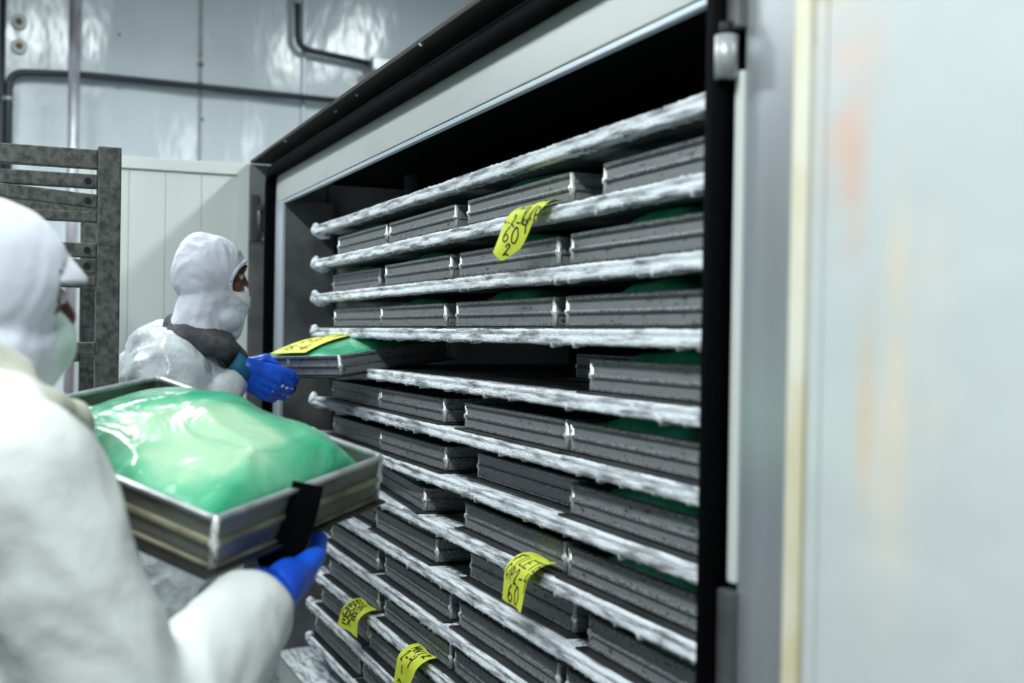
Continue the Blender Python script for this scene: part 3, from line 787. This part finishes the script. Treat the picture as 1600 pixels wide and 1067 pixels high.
# ------------------------------------------------------------------ tray held by the far worker
def tray_matrix(c_top, yaw, ry, rx, h=TH):
    mm = Matrix.Rotation(R(yaw), 4, 'Z') @ Matrix.Rotation(R(ry), 4, 'Y') @ Matrix.Rotation(R(rx), 4, 'X')
    mm.translation = Vector(c_top) - (mm.to_3x3() @ Vector((0, 0, h)))
    return mm
HELD = tray_matrix((-3.547, .062, 1.448), 16.9, -2.0, 7.2)
ht = copy_tree(tray0); ht.matrix_world = HELD
tag(ht, 'grey metal tray in the far worker\'s hands, half pushed into the freezer', 'tray')
link('divider_bead', boxes_mesh('divider_bead', [(-.025, -.017, -TL / 2 - .005, -TL / 2 + .002, .04, TH)], .001), M_bead, ht)
hb = link('plastic_bag', bag_mesh(.52, .38, .054, .094, 3, amp=.006, flat=.85, ve=(2.2, 1.0)), M_fill, None, True); hb.matrix_world = HELD @ Matrix.Translation((0, 0, .007))
tag(hb, 'glossy green plastic bag in the tray the far worker pushes in', 'bag')
def held_surf(u, s_):
    # lies on the bag, then over the front rim
    y = .02 - s_; x = -.10 + u - .25 * s_
    q = (1 - abs(2 * x / .52) ** 2.4) ** .7 * (1 - min(1, abs(2 * y / .38)) ** 2.2)
    z_ = max(.007 + .054 + .040 * q + .013, TH + .007)
    return HELD @ Vector((x, y, z_))
make_note('paper_note', held_surf, .22, .215, [('BESNO', .04, .05, .028, .03, 0), ('SINE YP', .014, .095, .032, .028, 0), ('2-4', .06, .142, .030, .03, 0), ('15.-6.', .03, .19, .026, .03, 0)],
          M_paper_pale, 'pale yellow note lying on the green bag in the far worker\'s tray', tuple(HELD @ Vector((0, -.1, .12))), stroke=.005)

# ------------------------------------------------------------------ tray carried by the near worker
BH = .088
CAR = tray_matrix((-1.985, -.644, 1.321), 38.4, 12.8, 8.1, BH)
ct = make_tray((M_bigtray, M_bigrim, M_bead, M_base, M_bigtray_ridge), BH); ct.matrix_world = CAR
tag(ct, 'large tilted metal tray carried by the near worker, blurred in the foreground', 'tray')
def big_bag():
    W_, L_ = .47, .375; n, m_ = 100, 84; vs = []; fs = []; film = []
    for j in range(m_ + 1):
        for i in range(n + 1):
            u = 2 * i / n - 1; v_ = 2 * j / m_ - 1
            x = u * W_ / 2; y = v_ * L_ / 2
            q = (1 - abs(u) ** 3.2) ** .55 * (1 - abs(v_) ** 3.2) ** .55
            p = Vector((x * 5.5, y * 5.5, 4.2)); p = p + noise.noise_vector(p * .7) * 1.2
            cr = 1 - abs(noise.noise(p)) * 2.6; cr2 = 1 - abs(noise.noise(p * 2.2 + Vector((3, 1, 0)))) * 2.4
            hgt = .052 + .064 * q * (1 + .30 * v_ - .05 * u - .35 * max(0, -u - .1)) + .010 * cr * min(1, q * 2) + .003 * cr2 * min(1, q * 2)
            vs.append((x, y, hgt))
            tight = max(0, 1 - ((u - .25) ** 2 / .55 + (v_ + .22) ** 2 / .60))       # film pulled tight over the block
            film.append(max(0, min(1, .40 - .95 * tight + .22 * cr)))
    for j in range(m_):
        for i in range(n):
            k = j * (n + 1) + i; fs.append((k, k + 1, k + n + 2, k + n + 1))
    edge = [i for i in range(n + 1)] + [j * (n + 1) + n for j in range(1, m_ + 1)] + [m_ * (n + 1) + i for i in range(n - 1, -1, -1)] + [j * (n + 1) for j in range(m_ - 1, 0, -1)]
    low = []
    for e in edge:
        x, y, z_ = vs[e]; low.append(len(vs)); vs.append((x * .985, y * .985, .0)); film.append(.8)
    for a in range(len(edge)):
        b_ = (a + 1) % len(edge); fs.append((edge[b_], edge[a], low[a], low[b_]))
    fs.append(tuple(low)); me = mesh('bag', vs, fs)
    at = me.attributes.new('film', 'FLOAT', 'POINT'); at.data.foreach_set('value', film)
    return me
bb = link('plastic_bag', big_bag(), M_fill, None, True); bb.matrix_world = CAR @ Matrix.Translation((.008, 0, .007))
tag(bb, 'big shiny mint green plastic bag heaped in the near worker\'s tray', 'bag')

# ------------------------------------------------------------------ rack trolley on the left
rk = empty('rack_trolley', (-3.09, -.95, 0)); tag(rk, 'galvanised steel rack trolley with crossbars, standing at the left behind the near worker', 'rack')
def rpart(name, b, mt=M_rack, bevel=.003, tilt=None):
    me = boxes_mesh(name, [b], bevel)
    if tilt:
        cx, cy, cz = (b[0] + b[1]) / 2, b[3], (b[4] + b[5]) / 2
        me.transform(Matrix.Translation((cx, cy, cz)) @ Matrix.Rotation(R(tilt), 4, 'X') @ Matrix.Translation((-cx, -cy, -cz)))
    me.transform(Matrix.Translation((3.09, .95, 0))); return link(name, me, mt, rk)
YP = -.722
rpart('post', (-3.125, -3.066, YP, -.665, .12, 1.962), bevel=.005)
rpart('post', (-3.125, -3.066, -1.55, -1.49, .12, 1.962), bevel=.005)
rpart('post', (-3.66, -3.61, -.735, -.69, .12, 1.90), bevel=.005)
rpart('post', (-3.66, -3.61, -1.55, -1.49, .12, 1.90), bevel=.005)
bars = [(1.906, 1.954, 0, 0), (1.856, 1.891, 0, 1), (1.806, 1.840, 4.0, 1), (1.770, 1.796, 0, 0), (1.680, 1.716, 0, 1), (1.640, 1.675, -.6, 1), (1.608, 1.632, 0, 0), (1.432, 1.464, 0, 0), (.95, .985, 0, 0), (.5, .535, 0, 0)]
for (z0, z1, tl, hole) in bars:
    b = rpart('crossbar', (-3.112, -3.080, -1.49, YP, z0, z1), tilt=-tl)
    if hole:
        me = tube_mesh('bolt_hole', [(-3.079, YP - .022, (z0 + z1) / 2), (-3.0775, YP - .022, (z0 + z1) / 2)], .0085, 12); me.transform(Matrix.Translation((3.09, .95, 0)))
        link('bolt_hole', me, M_black, b)
for (z0, z1) in [(1.84, 1.88), (1.62, 1.65), (1.40, 1.43), (.3, .34)]:
    rpart('crossbar', (-3.645, -3.62, -1.49, -.735, z0, z1))
for yy in (-1.52, -.70):
    rpart('side_rail', (-3.61, -3.125, yy - .015, yy + .015, .9, .94)); rpart('side_rail', (-3.61, -3.125, yy - .015, yy + .015, .2, .25))
    for xx in (-3.635, -3.095):
        c = link('caster', tube_mesh('caster', [(xx + 3.09 - .02, yy + .95, .055), (xx + 3.09 + .02, yy + .95, .055)], .055, 20), M_rubber, rk, True)
        link('caster_fork', boxes_mesh('caster_fork', [(xx + 3.09 - .028, xx + 3.09 + .028, yy + .95 - .015, yy + .95 + .015, .10, .125)], .002), M_steel, c)

# ------------------------------------------------------------------ hands
def frame(wrist, xdir, palm):
    x = Vector(xdir).normalized(); z_ = -Vector(palm); z_ = (z_ - x * z_.dot(x)).normalized(); y = z_.cross(x)
    mm = Matrix((x, y, z_)).transposed().to_4x4(); mm.translation = Vector(wrist); return mm
def hand(parent, mm, side, curl, thumb_dir=(.55, .75, -.25), thumb_curl=.3, spread=.06, mt=None, tip_mt=None, s=1.0, grip=None):
    """wrist at origin, fingers +x, palm faces -z, thumb +y (mirrored for a left hand). curl: three bend angles"""
    sg = side
    palm = []
    kn = [(.093, .034, 0), (.098, .012, .003), (.094, -.010, .002), (.086, -.031, -.002)]
    for k in kn:
        palm.append(((.0, k[1] * .55 * sg, 0), (k[0], k[1] * sg, k[2]), .019 * s, .0135 * s))
    palm.append(((.02, .022 * sg, -.006), (.05, .030 * sg, -.010), .019 * s, .018 * s))
    palm.append(((.02, -.02 * sg, -.006), (.06, -.025 * sg, -.008), .018 * s, .016 * s))
    lens = [(.043, .027, .022), (.048, .031, .024), (.045, .029, .023), (.036, .022, .020)]
    caps = list(palm)
    for f_, (k, ln) in enumerate(zip(kn, lens)):
        p = Vector((k[0], k[1] * sg, k[2])); a = 0; sp = (1.5 - f_) * spread * sg
        for j in range(3):
            a += curl[f_][j] if isinstance(curl[0], (list, tuple)) else curl[j]
            d = Vector((math.cos(a) * math.cos(sp), math.sin(sp), -math.sin(a)))
            q = p + d * ln[j]; r0 = (.0115, .0105, .0095)[j]; r1 = (.0105, .0095, .0085)[j]
            caps.append((p, q, r0 * s, r1 * s)); p = q
    td = Vector((thumb_dir[0], thumb_dir[1] * sg, thumb_dir[2])).normalized(); p = Vector((.028, .026 * sg, -.008))
    bend = Vector((1, -.2 * sg, 0)).normalized()
    for j, (ln, r0, r1) in enumerate(((.042, .0165, .0135), (.034, .013, .0115), (.028, .0115, .0095))):
        q = p + td * ln; caps.append((p, q, r0 * s, r1 * s)); p = q; td = (td + bend * thumb_curl).normalized()
    # knuckle ridges
    for k in kn: caps.append(((k[0] - .006, k[1] * sg, k[2] + .003), (k[0] + .004, k[1] * sg, k[2] + .002), .0125 * s, .0125 * s))
    g = organic('glove', caps, (), voxel=.0032, smooth=5, factor=.5, mt=mt or M_glove, parent=parent, mw=mm)
    return g, caps

# ------------------------------------------------------------------ far worker
def build_far_worker():
    w = empty('person', (-3.5, -.47, 0)); tag(w, 'far worker in white hood and shiny coverall, facing right, pushing a tray into freezer', 'person')
    inv = Matrix.Translation((3.5, .47, 0))
    def O(*a, **k): k['parent'] = w; k['mw'] = inv; return organic(*a, **k)
    fold = folds(.010, 9, (1, 1, .7))
    # coverall: torso, arms, legs in one surface
    caps = [((-3.42, -.48, .95), (-3.40, -.47, .52), .115, .09), ((-3.40, -.47, .52), (-3.39, -.48, .2), .09, .075),
            ((-3.60, -.48, .95), (-3.62, -.47, .52), .115, .09), ((-3.62, -.47, .52), (-3.63, -.48, .2), .09, .075),
            ((-3.35, -.50, 1.385), (-3.30, -.49, 1.20), .092, .075), ((-3.30, -.49, 1.20), (-3.375, -.33, 1.345), .070, .046),
            ((-3.36, -.51, 1.385), (-3.46, -.47, 1.455), .088, .06), ((-3.67, -.51, 1.385), (-3.56, -.47, 1.455), .088, .06), ((-3.36, -.54, 1.36), (-3.66, -.54, 1.36), .085, .085), ((-3.36, -.53, 1.25), (-3.66, -.53, 1.25), .085, .085), ((-3.68, -.50, 1.385), (-3.75, -.46, 1.22), .09, .072), ((-3.75, -.46, 1.22), (-3.625, -.29, 1.37), .066, .045)]
    ells = [((-3.515, -.46, 1.28), (.215, .165, .20)), ((-3.515, -.46, 1.08), (.205, .17, .24)), ((-3.51, -.47, .93), (.20, .16, .16)),
            ((-3.515, -.49, 1.40), (.20, .12, .085)), ((-3.515, -.50, 1.455), (.13, .10, .06))]
    O('coverall', caps, ells, voxel=.008, smooth=9, mt=M_coverall, wrinkle=folds(.018, 8.5, (1, 1, .65), .32), seed=1)
    # zip flap down the chest
    me = tube_mesh('zip_flap', [(-3.50, -.29, .85), (-3.50, -.285, 1.1), (-3.50, -.29, 1.3), (-3.50, -.36, 1.44)], .012, 8); me.transform(inv); link('zip_flap', me, M_coverall, w, True)
    for sx in (-3.39, -3.63):
        O('boot', [((sx, -.49, .24), (sx, -.49, .08), .072, .06), ((sx, -.50, .055), (sx, -.36, .045), .055, .045)], (), voxel=.012, smooth=3, mt=M_boot)
    # grey fleece snood round the neck
    cxh, cyh, czh = -3.43, -.385, 1.655
    O('snood', [((cxh - .03, cyh - .085, 1.500), (cxh + .06, cyh - .075, 1.475), .044, .038), ((cxh + .06, cyh - .075, 1.475), (cxh + .085, cyh + .02, 1.45), .038, .030), ((cxh + .085, cyh + .02, 1.45), (cxh + .02, cyh + .070, 1.435), .030, .024),
                ((cxh - .03, cyh - .085, 1.50), (cxh - .12, cyh - .05, 1.475), .05, .045), ((cxh - .12, cyh - .05, 1.475), (cxh - .12, cyh + .04, 1.44), .045, .035), ((cxh - .12, cyh + .04, 1.44), (cxh + .02, cyh + .075, 1.42), .035, .032)],
      [((cxh, cyh - .03, 1.47), (.10, .10, .06))], voxel=.009, smooth=5, mt=M_snood, wrinkle=folds(.006, 16))
    # head under the hood
    def face_w(co, off): return 0.0
    hd = O('head', [((cxh, cyh, 1.60), (cxh, cyh - .035, 1.48), .062, .058), ((cxh, cyh + .090, 1.665), (cxh, cyh + .100, 1.636), .010, .013), ((cxh - .03, cyh + .088, 1.683), (cxh + .03, cyh + .088, 1.683), .013, .013)],
           [((cxh, cyh, 1.665), (.073, .094, .102)), ((cxh, cyh + .035, 1.605), (.055, .066, .072)), ((cxh + .04, cyh + .07, 1.632), (.02, .02, .02)), ((cxh - .04, cyh + .07, 1.632), (.02, .02, .02))],
           voxel=.005, smooth=4, mt=M_skin)
    for sx in (-1, 1):
        e = link('eye', boxes_mesh('eye', [(0, .001, 0, .001, 0, .001)]), M_eyewhite, hd)
        bm = bmesh.new(); bmesh.ops.create_uvsphere(bm, u_segments=14, v_segments=10, radius=.0125, matrix=Matrix.Translation((cxh + sx * .032 + 3.5, cyh + .079 + .47, 1.662))); bm.to_mesh(e.data); bm.free(); e.data.shade_smooth()
        e2 = bpy.data.meshes.new('iris'); bm = bmesh.new(); bmesh.ops.create_uvsphere(bm, u_segments=12, v_segments=8, radius=.006, matrix=Matrix.Translation((cxh + sx * .032 + 3.5, cyh + .0885 + .47, 1.661))); bm.to_mesh(e2); bm.free(); link('iris', e2, M_iris, e, True)
        me = tube_mesh('eyebrow', [(cxh + sx * .014, cyh + .099, 1.686), (cxh + sx * .035, cyh + .096, 1.690), (cxh + sx * .055, cyh + .080, 1.682)], .004, 7, radii=[.004, .005, .003]); me.transform(inv); link('eyebrow', me, M_brow, hd, True)
        me = tube_mesh('eyelid', [(cxh + sx * .016, cyh + .0885, 1.668), (cxh + sx * .032, cyh + .0915, 1.6715), (cxh + sx * .049, cyh + .080, 1.667)], .0035, 7); me.transform(inv); link('eyelid', me, M_skin, hd, True)
    # balaclava with an eye opening
    ZO, RO, PO = 1.640, .066, 1.12
    def opening(co):
        ph = math.atan2(abs(co.x - cxh), co.y - cyh - .01)
        return (ph / PO) ** 2 + ((co.z - ZO) / RO) ** 2 < 1
    bal = O('balaclava', [((cxh, cyh + .0, 1.60), (cxh, cyh - .03, 1.49), .082, .085), ((cxh, cyh + .055, 1.57), (cxh, cyh + .050, 1.51), .052, .045)],
      [((cxh, cyh - .004, 1.668), (.089, .107, .112)), ((cxh, cyh - .02, 1.72), (.06, .07, .066)), ((cxh, cyh + .035, 1.60), (.068, .080, .085)), ((cxh, cyh + .02, 1.535), (.08, .08, .05))],
      voxel=.006, smooth=5, mt=M_hood, wrinkle=folds(.0065, 11, (1, 1.4, 1)), seed=4)
    from mathutils.bvhtree import BVHTree
    bm = bmesh.new(); bm.from_mesh(bal.data); bm.transform(Matrix.Translation((-3.5, -.47, 0))); bvh = BVHTree.FromBMesh(bm)
    hem = []
    for k in range(49):
        a = 2 * math.pi * k / 48
        ph = PO * math.cos(a); zz = ZO + RO * math.sin(a)
        o_ = Vector((cxh, cyh + .01, zz)); hit = bvh.ray_cast(o_, Vector((math.sin(ph), math.cos(ph), 0)))
        if hit[0] is not None: hem.append(hit[0] - (hit[0] - o_).normalized() * .002)
    bmesh.ops.delete(bm, geom=[v for v in bm.verts if opening(v.co)], context='VERTS')
    bm.transform(inv); bm.to_mesh(bal.data); bm.free()
    me = tube_mesh('hood_hem', hem, .0065, 8); me.transform(inv); link('hood_hem', me, M_hood, bal, True)
    # mask edge showing in the opening
    O('mask', [((cxh, cyh + .092, 1.616), (cxh, cyh + .080, 1.585), .023, .028)], [((cxh, cyh + .045, 1.591), (.067, .074, .040))], voxel=.006, smooth=3, mt=M_mask)
    # gloves
    mr = frame((-3.375, -.292, 1.380), (.0, .82, -.50), (-.80, .20, .35))
    cr_ = [(.35, .75, .55), (.38, .8, .6), (.4, .8, .6), (.45, .8, .6)]
    g, _ = hand(w, inv @ mr, 1, cr_, thumb_dir=(.85, .45, -.1), thumb_curl=.25, s=1.45)
    g['label'] = 'blue rubber glove with ice on the fingers'
    me = tube_mesh('glove_cuff', [mr @ Vector((-.045, 0, 0)), mr @ Vector((-.02, 0, 0)), mr @ Vector((.012, 0, 0))], .04, 18, radii=[.040, .038, .034]); me.transform(inv); link('glove_cuff', me, M_glove_cuff, g, True)
    # ice crumbs stuck on the knuckles
    bm = bmesh.new(); rnd = random.Random(3)
    for _ in range(46):
        a = rnd.random(); px, py = .095 + a * .06, .03 - rnd.random() * .03
        zz = .017 - max(0, px - .098) * .62 + rnd.random() * .002
        bmesh.ops.create_icosphere(bm, subdivisions=1, radius=.0022 + rnd.random() * .004, matrix=mr @ Matrix.Translation((px, py, zz)) @ Matrix.Diagonal((1.3, 1, .7, 1)))
    me = bpy.data.meshes.new('ice_crumbs'); bm.to_mesh(me); bm.free(); me.transform(inv); tag(link('ice_crumbs', me, M_ice, g), kind='stuff')
    # printed box and letters on the back of the glove
    vs = []; fs = []
    def surfp(u, v_): return mr @ Vector((u, v_, .0215 + .0 * u))
    strokes = []
    x0, y0 = .045, -.012
    for st in [[(0, 0), (.034, 0), (.034, .018), (0, .018), (0, 0)]]: strokes.append([(x0 + a, y0 + b_) for a, b_ in st])
    ux = x0 + .004
    for ch in 'GLOVE'[:0] + 'ENP':
        for st in FONT[ch]: strokes.append([(ux + p_[0] * .006, y0 + .004 + p_[1] * .010) for p_ in st])
        ux += .0095
    for st in strokes:
        for q in ribbon(st, .0016):
            b_ = len(vs)
            for (uu, vv) in q: vs.append(surfp(uu, vv))
            fs.append((b_, b_ + 1, b_ + 2, b_ + 3))
    me = bpy.data.meshes.new('glove_print'); me.from_pydata([tuple(v_) for v_ in vs], [], fs); me.transform(inv); link('glove_print', me, M_glove_print, g)
    ml = frame((-3.635, -.275, 1.385), (.10, .93, .22), (.1, -.15, -.9))
    g2, _ = hand(w, inv @ ml, -1, [(.5, .6, .5)] * 4, thumb_dir=(.6, .6, -.4), s=1.2)
    g2['label'] = 'blue glove of the far hand, over the rim'
    return w
build_far_worker()

# ------------------------------------------------------------------ near worker
def build_near_worker():
    w = empty('person', (-1.62, -.95, 0)); tag(w, 'near worker at left edge in white coverall and hood, seen from behind, carrying a tray', 'person')
    inv = Matrix.Translation((1.62, .95, 0))
    def O(*a, **k): k['parent'] = w; k['mw'] = inv; return organic(*a, **k)
    yawt = R(38)
    # right shoulder, elbow, cuff
    sh = (-1.505, -.905, 1.315); el = (-1.460, -.765, .975); cu = (-1.655, -.592, 1.088)
    caps = [((-1.53, -.92, .92), (-1.52, -.90, .5), .12, .09), ((-1.52, -.90, .5), (-1.52, -.91, .2), .09, .075),
            ((-1.70, -1.04, .92), (-1.71, -1.02, .5), .12, .09), ((-1.71, -1.02, .5), (-1.71, -1.03, .2), .09, .075),
            (sh, el, .105, .085), (el, cu, .098, .064),
            ((-1.79, -1.10, 1.315), (-2.0, -1.09, 1.12), .10, .08), ((-2.0, -1.09, 1.12), (-2.17, -.93, 1.20), .075, .05)]
    ells = [((-1.635, -.985, 1.22), (.215, .165, .23), yawt), ((-1.625, -.975, 1.02), (.20, .165, .22), yawt), ((-1.61, -.97, .9), (.19, .15, .14), yawt),
            ((-1.64, -.985, 1.345), (.20, .125, .085), yawt), ((-1.65, -.97, 1.395), (.12, .10, .06), yawt)]
    O('coverall', caps, ells, voxel=.011, smooth=7, mt=M_coverall2, wrinkle=folds(.010, 6, (1, 1, .8)), seed=9)
    for (sx, sy) in ((-1.52, -.915), (-1.71, -1.035)):
        d = Vector((-.6, .8, 0)) * .14
        O('boot', [((sx, sy, .24), (sx, sy, .08), .072, .06), ((sx, sy, .055), (sx + d.x, sy + d.y, .045), .055, .045)], (), voxel=.012, smooth=3, mt=M_boot)
    c = Vector((-1.735, -.935, 1.545)); f = Vector((-.45, .89, 0)).normalized(); r = Vector((f.y, -f.x, 0))
    def L(a, b, z_): return tuple(c + f * a + r * b + Vector((0, 0, z_)))
    yw = math.atan2(r.y, r.x)
    hd = O('head', [(L(0, 0, -.05), L(-.04, 0, -.18), .062, .06), (L(.098, 0, .0), L(.112, 0, -.03), .010, .014)],
      [(L(0, 0, 0), (.075, .095, .103), yw), (L(.035, 0, -.06), (.055, .066, .07), yw)], voxel=.006, smooth=4, mt=M_skin)
    for sx in (-1, 1):
        bm = bmesh.new(); bmesh.ops.create_uvsphere(bm, u_segments=12, v_segments=8, radius=.0125, matrix=inv @ Matrix.Translation(L(.080, sx * .032, 0))); me = bpy.data.meshes.new('eye'); bm.to_mesh(me); bm.free(); e = link('eye', me, M_eyewhite, hd, True)
        me = tube_mesh('eyebrow', [L(.098, sx * .014, .024), L(.094, sx * .035, .028), L(.078, sx * .055, .02)], .004, 7); me.transform(inv); link('eyebrow', me, M_brow, hd, True)
    def cut(co):
        d = co - c; a = d.dot(f); b = d.dot(r)
        return a > .055 and (b / .10) ** 2 * .55 + ((d.z + .005) / .05) ** 2 < 1
    O('hood', [(L(-.01, 0, -.07), L(-.05, 0, -.17), .088, .095)], [(L(-.006, 0, .015), (.094, .112, .115), yw), (L(.03, 0, -.07), (.07, .078, .08), yw), (L(-.05, 0, .05), (.07, .07, .07), yw)],
      voxel=.008, smooth=5, mt=M_hood, wrinkle=folds(.006, 9), cut=cut, seed=2)
    # cap peak sticking out above the eyes
    vs = []; fs = []; n = 14
    for lay in (0, .006):
        for i in range(n + 1):
            a = -1.15 + 2.3 * i / n
            for q in (0, .5, 1):
                rad_ = .090 + .030 * q * math.cos(a * .9)
                vs.append(Vector(L(rad_ * math.cos(a) + .012, rad_ * math.sin(a) * .85, .060 - .034 * q + lay - .012 * abs(math.sin(a)))))
    S = (n + 1) * 3
    for lay in (0, 1):
        for i in range(n):
            for q in range(2):
                k = lay * S + i * 3 + q; fs.append((k, k + 1, k + 4, k + 3))
    for i in range(n): k = i * 3 + 2; fs.append((k, k + 3, k + 3 + S, k + S))
    for i in (0, n):
        for q in range(2): k = i * 3 + q; fs.append((k, k + 1, k + 1 + S, k + S))
    me = mesh('cap_peak', vs, fs); me.transform(inv); link('cap_peak', me, M_hood, w, True)
    O('mask', [], [(L(.052, 0, -.068), (.070, .066, .062), yw)], voxel=.007, smooth=4, mt=M_mask2)
    # bunched cream collar behind the neck
    O('collar', [(L(-.08, .100, -.105), L(.01, .115, -.155), .030, .030), (L(.01, .115, -.155), L(.09, .06, -.18), .030, .028), (L(-.08, .100, -.105), L(-.13, 0, -.09), .030, .030), (L(-.13, 0, -.09), L(-.08, -.10, -.105), .030, .030), (L(-.08, -.10, -.105), L(.05, -.10, -.165), .030, .030),
                 (L(-.09, .092, -.055), L(-.01, .100, -.105), .020, .020), (L(-.09, .092, -.055), L(-.125, -.02, -.04), .020, .020), (L(-.09, .12, -.15), L(.0, .13, -.19), .026, .026), (L(-.09, .12, -.15), L(-.15, 0, -.14), .026, .026)],
      [], voxel=.008, smooth=5, mt=M_collar, wrinkle=folds(.007, 12))
    # right hand under the long side of the tray
    mr = frame((-1.682, -.567, 1.100), (-.84, .50, .18), (-.15, -.25, .9))
    g, _ = hand(w, inv @ mr, 1, [(.05, .25, .2)] * 4, thumb_dir=(.95, .25, .0), thumb_curl=.1, s=1.75)
    g['label'] = 'smooth bright blue rubber glove'
    me = tube_mesh('glove_cuff', [mr @ Vector((-.05, 0, 0)), mr @ Vector((-.02, 0, 0)), mr @ Vector((.012, 0, 0))], .046, 18, radii=[.054, .053, .050]); me.transform(inv); link('glove_cuff', me, M_glove, g, True)
    # left hand under the far side of the tray
    ml = frame((-2.175, -.92, 1.205), (.15, .95, .05), (.55, .1, .8))
    g2, _ = hand(w, inv @ ml, -1, [(.3, .4, .3)] * 4, s=1.2); g2['label'] = 'blue glove under the far side of tray'
    return w
build_near_worker()
# black strip standing in for the dark shade on the tray side
pts = [CAR @ Vector((TW / 2 + .009, -.01, BH + .004)), CAR @ Vector((TW / 2 + .016, -.025, .06)), CAR @ Vector((TW / 2 + .018, -.045, -.0)), CAR @ Vector((TW / 2 - .02, -.08, -.02))]
vs = [p - Vector((-1.77, -.5, 1.2)) for p in bend_path(pts, .02, 5)]
me = tube_mesh('shade_strip', vs, .01, prof=[(.006, .024), (-.004, .024), (-.004, -.024), (.006, -.024)])
gs = link('shade_strip', me, M_rubber, None); gs.location = (-1.77, -.5, 1.2)
tag(gs, 'black strap hanging down the side of the near worker\'s tray', 'shade strip')
